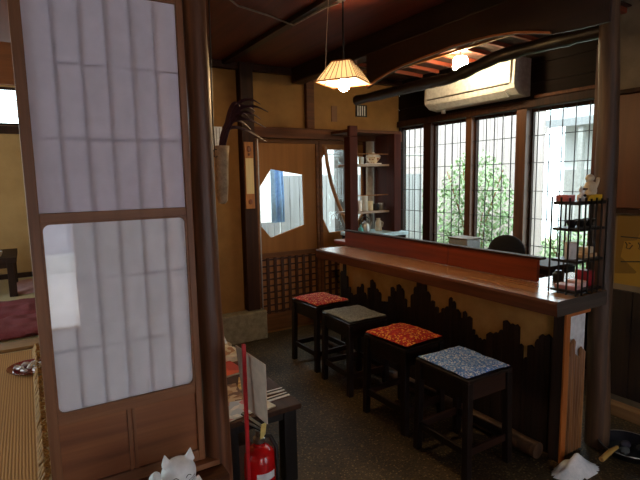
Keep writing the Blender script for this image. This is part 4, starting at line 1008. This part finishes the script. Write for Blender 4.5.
bush('bush', (6.0, 2.4, .55), .4, .42, .5, 1500, leafm, 'green bush outside the nearest window behind the wire rack')
# outside the hexagonal windows
boards('plank_gate', wood('plank_pale_grey', (150, 150, 150), (176, 176, 176), 'z', .4, .8), 'pale grey vertical plank screen outside the first hexagonal window', 'fence', 6.0, 3.0, 5.6, 1.60, .15, 'y')
boards('plank_skirt', wood('plank_pale_grey_low', (150, 150, 150), (176, 176, 176), 'z', .4, .8), 'low pale grey plank skirt outside below the blue cloth', 'fence', 6.0, 2.1, 2.98, .97, .10, 'y')
tw = thing('blue_towel', 'blue cloth hanging outside the first hexagonal window', 'cloth', (2.98, 5.6, .9))
mb = MB(); vs = []; n = 16
for i in range(n + 1):
    for z_ in (1.0, 1.3, 1.66, 1.86):
        t = i / n; wd = .18 if z_ < 1.5 else .165
        vs.append((2.675 + t * wd, 5.6 + .025 * math.sin(t * 14 + z_), z_))
mb.add(vs, [(i * 4 + k, i * 4 + k + 1, i * 4 + 5 + k, i * 4 + 4 + k) for i in range(n) for k in range(3)])
tc = mb.build('cloth', plain('towel_blue', (150, 194, 250), .9), tw, smooth=True)
so = tc.modifiers.new('thick', 'SOLIDIFY'); so.thickness = .006
MB().tube([(2.3, 5.6, 1.875), (5.3, 5.6, 1.875)], .012, 8).build('rod', M['tinmetal'], tw)
MB().tube([(2.32, 5.6, -.03), (2.32, 5.6, 1.9)], .015, 8).build('post', M['tinmetal'], tw)
MB().tube([(5.28, 5.6, -.03), (5.28, 5.6, 1.9)], .015, 8).build('post', M['tinmetal'], tw)
struct(MB().box(1.4, 9.5, 8.6, 8.8, -.03, 2.4), 'wall_outside_back', plaster('outer_white', (224, 224, 222), (240, 240, 238), 1))
T(MB().box(3.30, 3.46, 5.0, 5.1, -.029, 2.1), 'dark_post', plain('dark_grey_post', (66, 64, 62), .8), 'dark grey post outside at the edge of the first hexagonal window', 'post')
# across the street behind the camera
struct(MB().box(-4, -.35, -6.4, -6.2, -.03, 2.8), 'wall_street_pink', plaster('pink_wall', (226, 168, 148), (238, 186, 166), 1))
struct(MB().box(-.35, 4, -6.4, -6.2, -.03, 2.8), 'wall_street_grey', plaster('lilac_wall', (176, 178, 196), (196, 198, 212), 1))
struct(MB().box(-4, 4, -6.19, -5.9, -.03, .28), 'trim_22', M['white_panel'], bevel=.01)

# ------------------------------------------------------------------ daylight
w = bpy.data.worlds.new('World'); sc.world = w; w.use_nodes = True
bg = w.node_tree.nodes['Background']; bg.inputs[0].default_value = (.90, .95, 1.0, 1); bg.inputs[1].default_value = 6.5
sl = bpy.data.lights.new('added_sun', 'SUN'); sl.energy = 6.5; sl.angle = R(8); sl.color = (1, .97, .92)  # day is overcast; this sun is added to brighten fence and garden
so_ = bpy.data.objects.new('added_sun', sl); COL.objects.link(so_); so_.rotation_euler = Vector((-.80, -.10, 1.0)).to_track_quat('Z', 'Y').to_euler()
def portal(name, loc, rot, sx, sy):
    l = bpy.data.lights.new(name, 'AREA'); l.shape = 'RECTANGLE'; l.size = sx; l.size_y = sy; l.cycles.is_portal = True
    o = bpy.data.objects.new(name, l); COL.objects.link(o); o.location = loc; o.rotation_euler = rot
portal('portal_windows', (3.85, 3.2, 1.42), (0, R(90), 0), 1.4, 2.3)
portal('portal_hex', (2.55, 4.5, 1.4), (R(-90), 0, 0), 1.3, 1.0)
portal('portal_tatami', (-3.35, 4.3, 1.6), (0, R(-90), 0), 2.2, 4.6)
portal('portal_tatami_back', (-.78, 7.12, 2.47), (R(-90), 0, 0), 1.65, .45)
portal('portal_added_opening', (2.2, -2.15, 1.05), (R(90), 0, 0), .9, 2.1)  # at the added front opening that sends cool light to the near right
portal('portal_entry', (0, -2.15, 1.05), (R(90), 0, 0), .8, 2.1)

# ------------------------------------------------------------------ camera
yaw, pitch, roll = 0.54277, 0.12599, -0.018607
f = Vector((math.sin(yaw) * math.cos(pitch), math.cos(yaw) * math.cos(pitch), -math.sin(pitch)))
rt = Vector((math.cos(yaw), -math.sin(yaw), 0)); up = rt.cross(f)
c, s = math.cos(roll), math.sin(roll)
r2 = rt * c + up * s; u2 = -rt * s + up * c
cam = bpy.data.cameras.new('camera'); co = bpy.data.objects.new('camera', cam); COL.objects.link(co)
cam.sensor_fit = 'HORIZONTAL'; cam.sensor_width = 36; cam.lens = 484.7 * 36 / 640; cam.clip_start = .05
mw = Matrix((r2, u2, -f)).transposed().to_4x4(); mw.translation = Vector((0, 0, 1.55)); co.matrix_world = mw
sc.camera = co
sc.view_settings.view_transform = 'Standard'; sc.view_settings.look = 'None'; sc.view_settings.gamma = 1
sc.view_settings.exposure = 0.0; sc.view_settings.use_curve_mapping = False
sc.cycles.use_denoising = True
sc.cycles.max_bounces = 10; sc.cycles.transparent_max_bounces = 16
sc.cycles.sample_clamp_indirect = 6; sc.cycles.caustics_reflective = False; sc.cycles.caustics_refractive = False
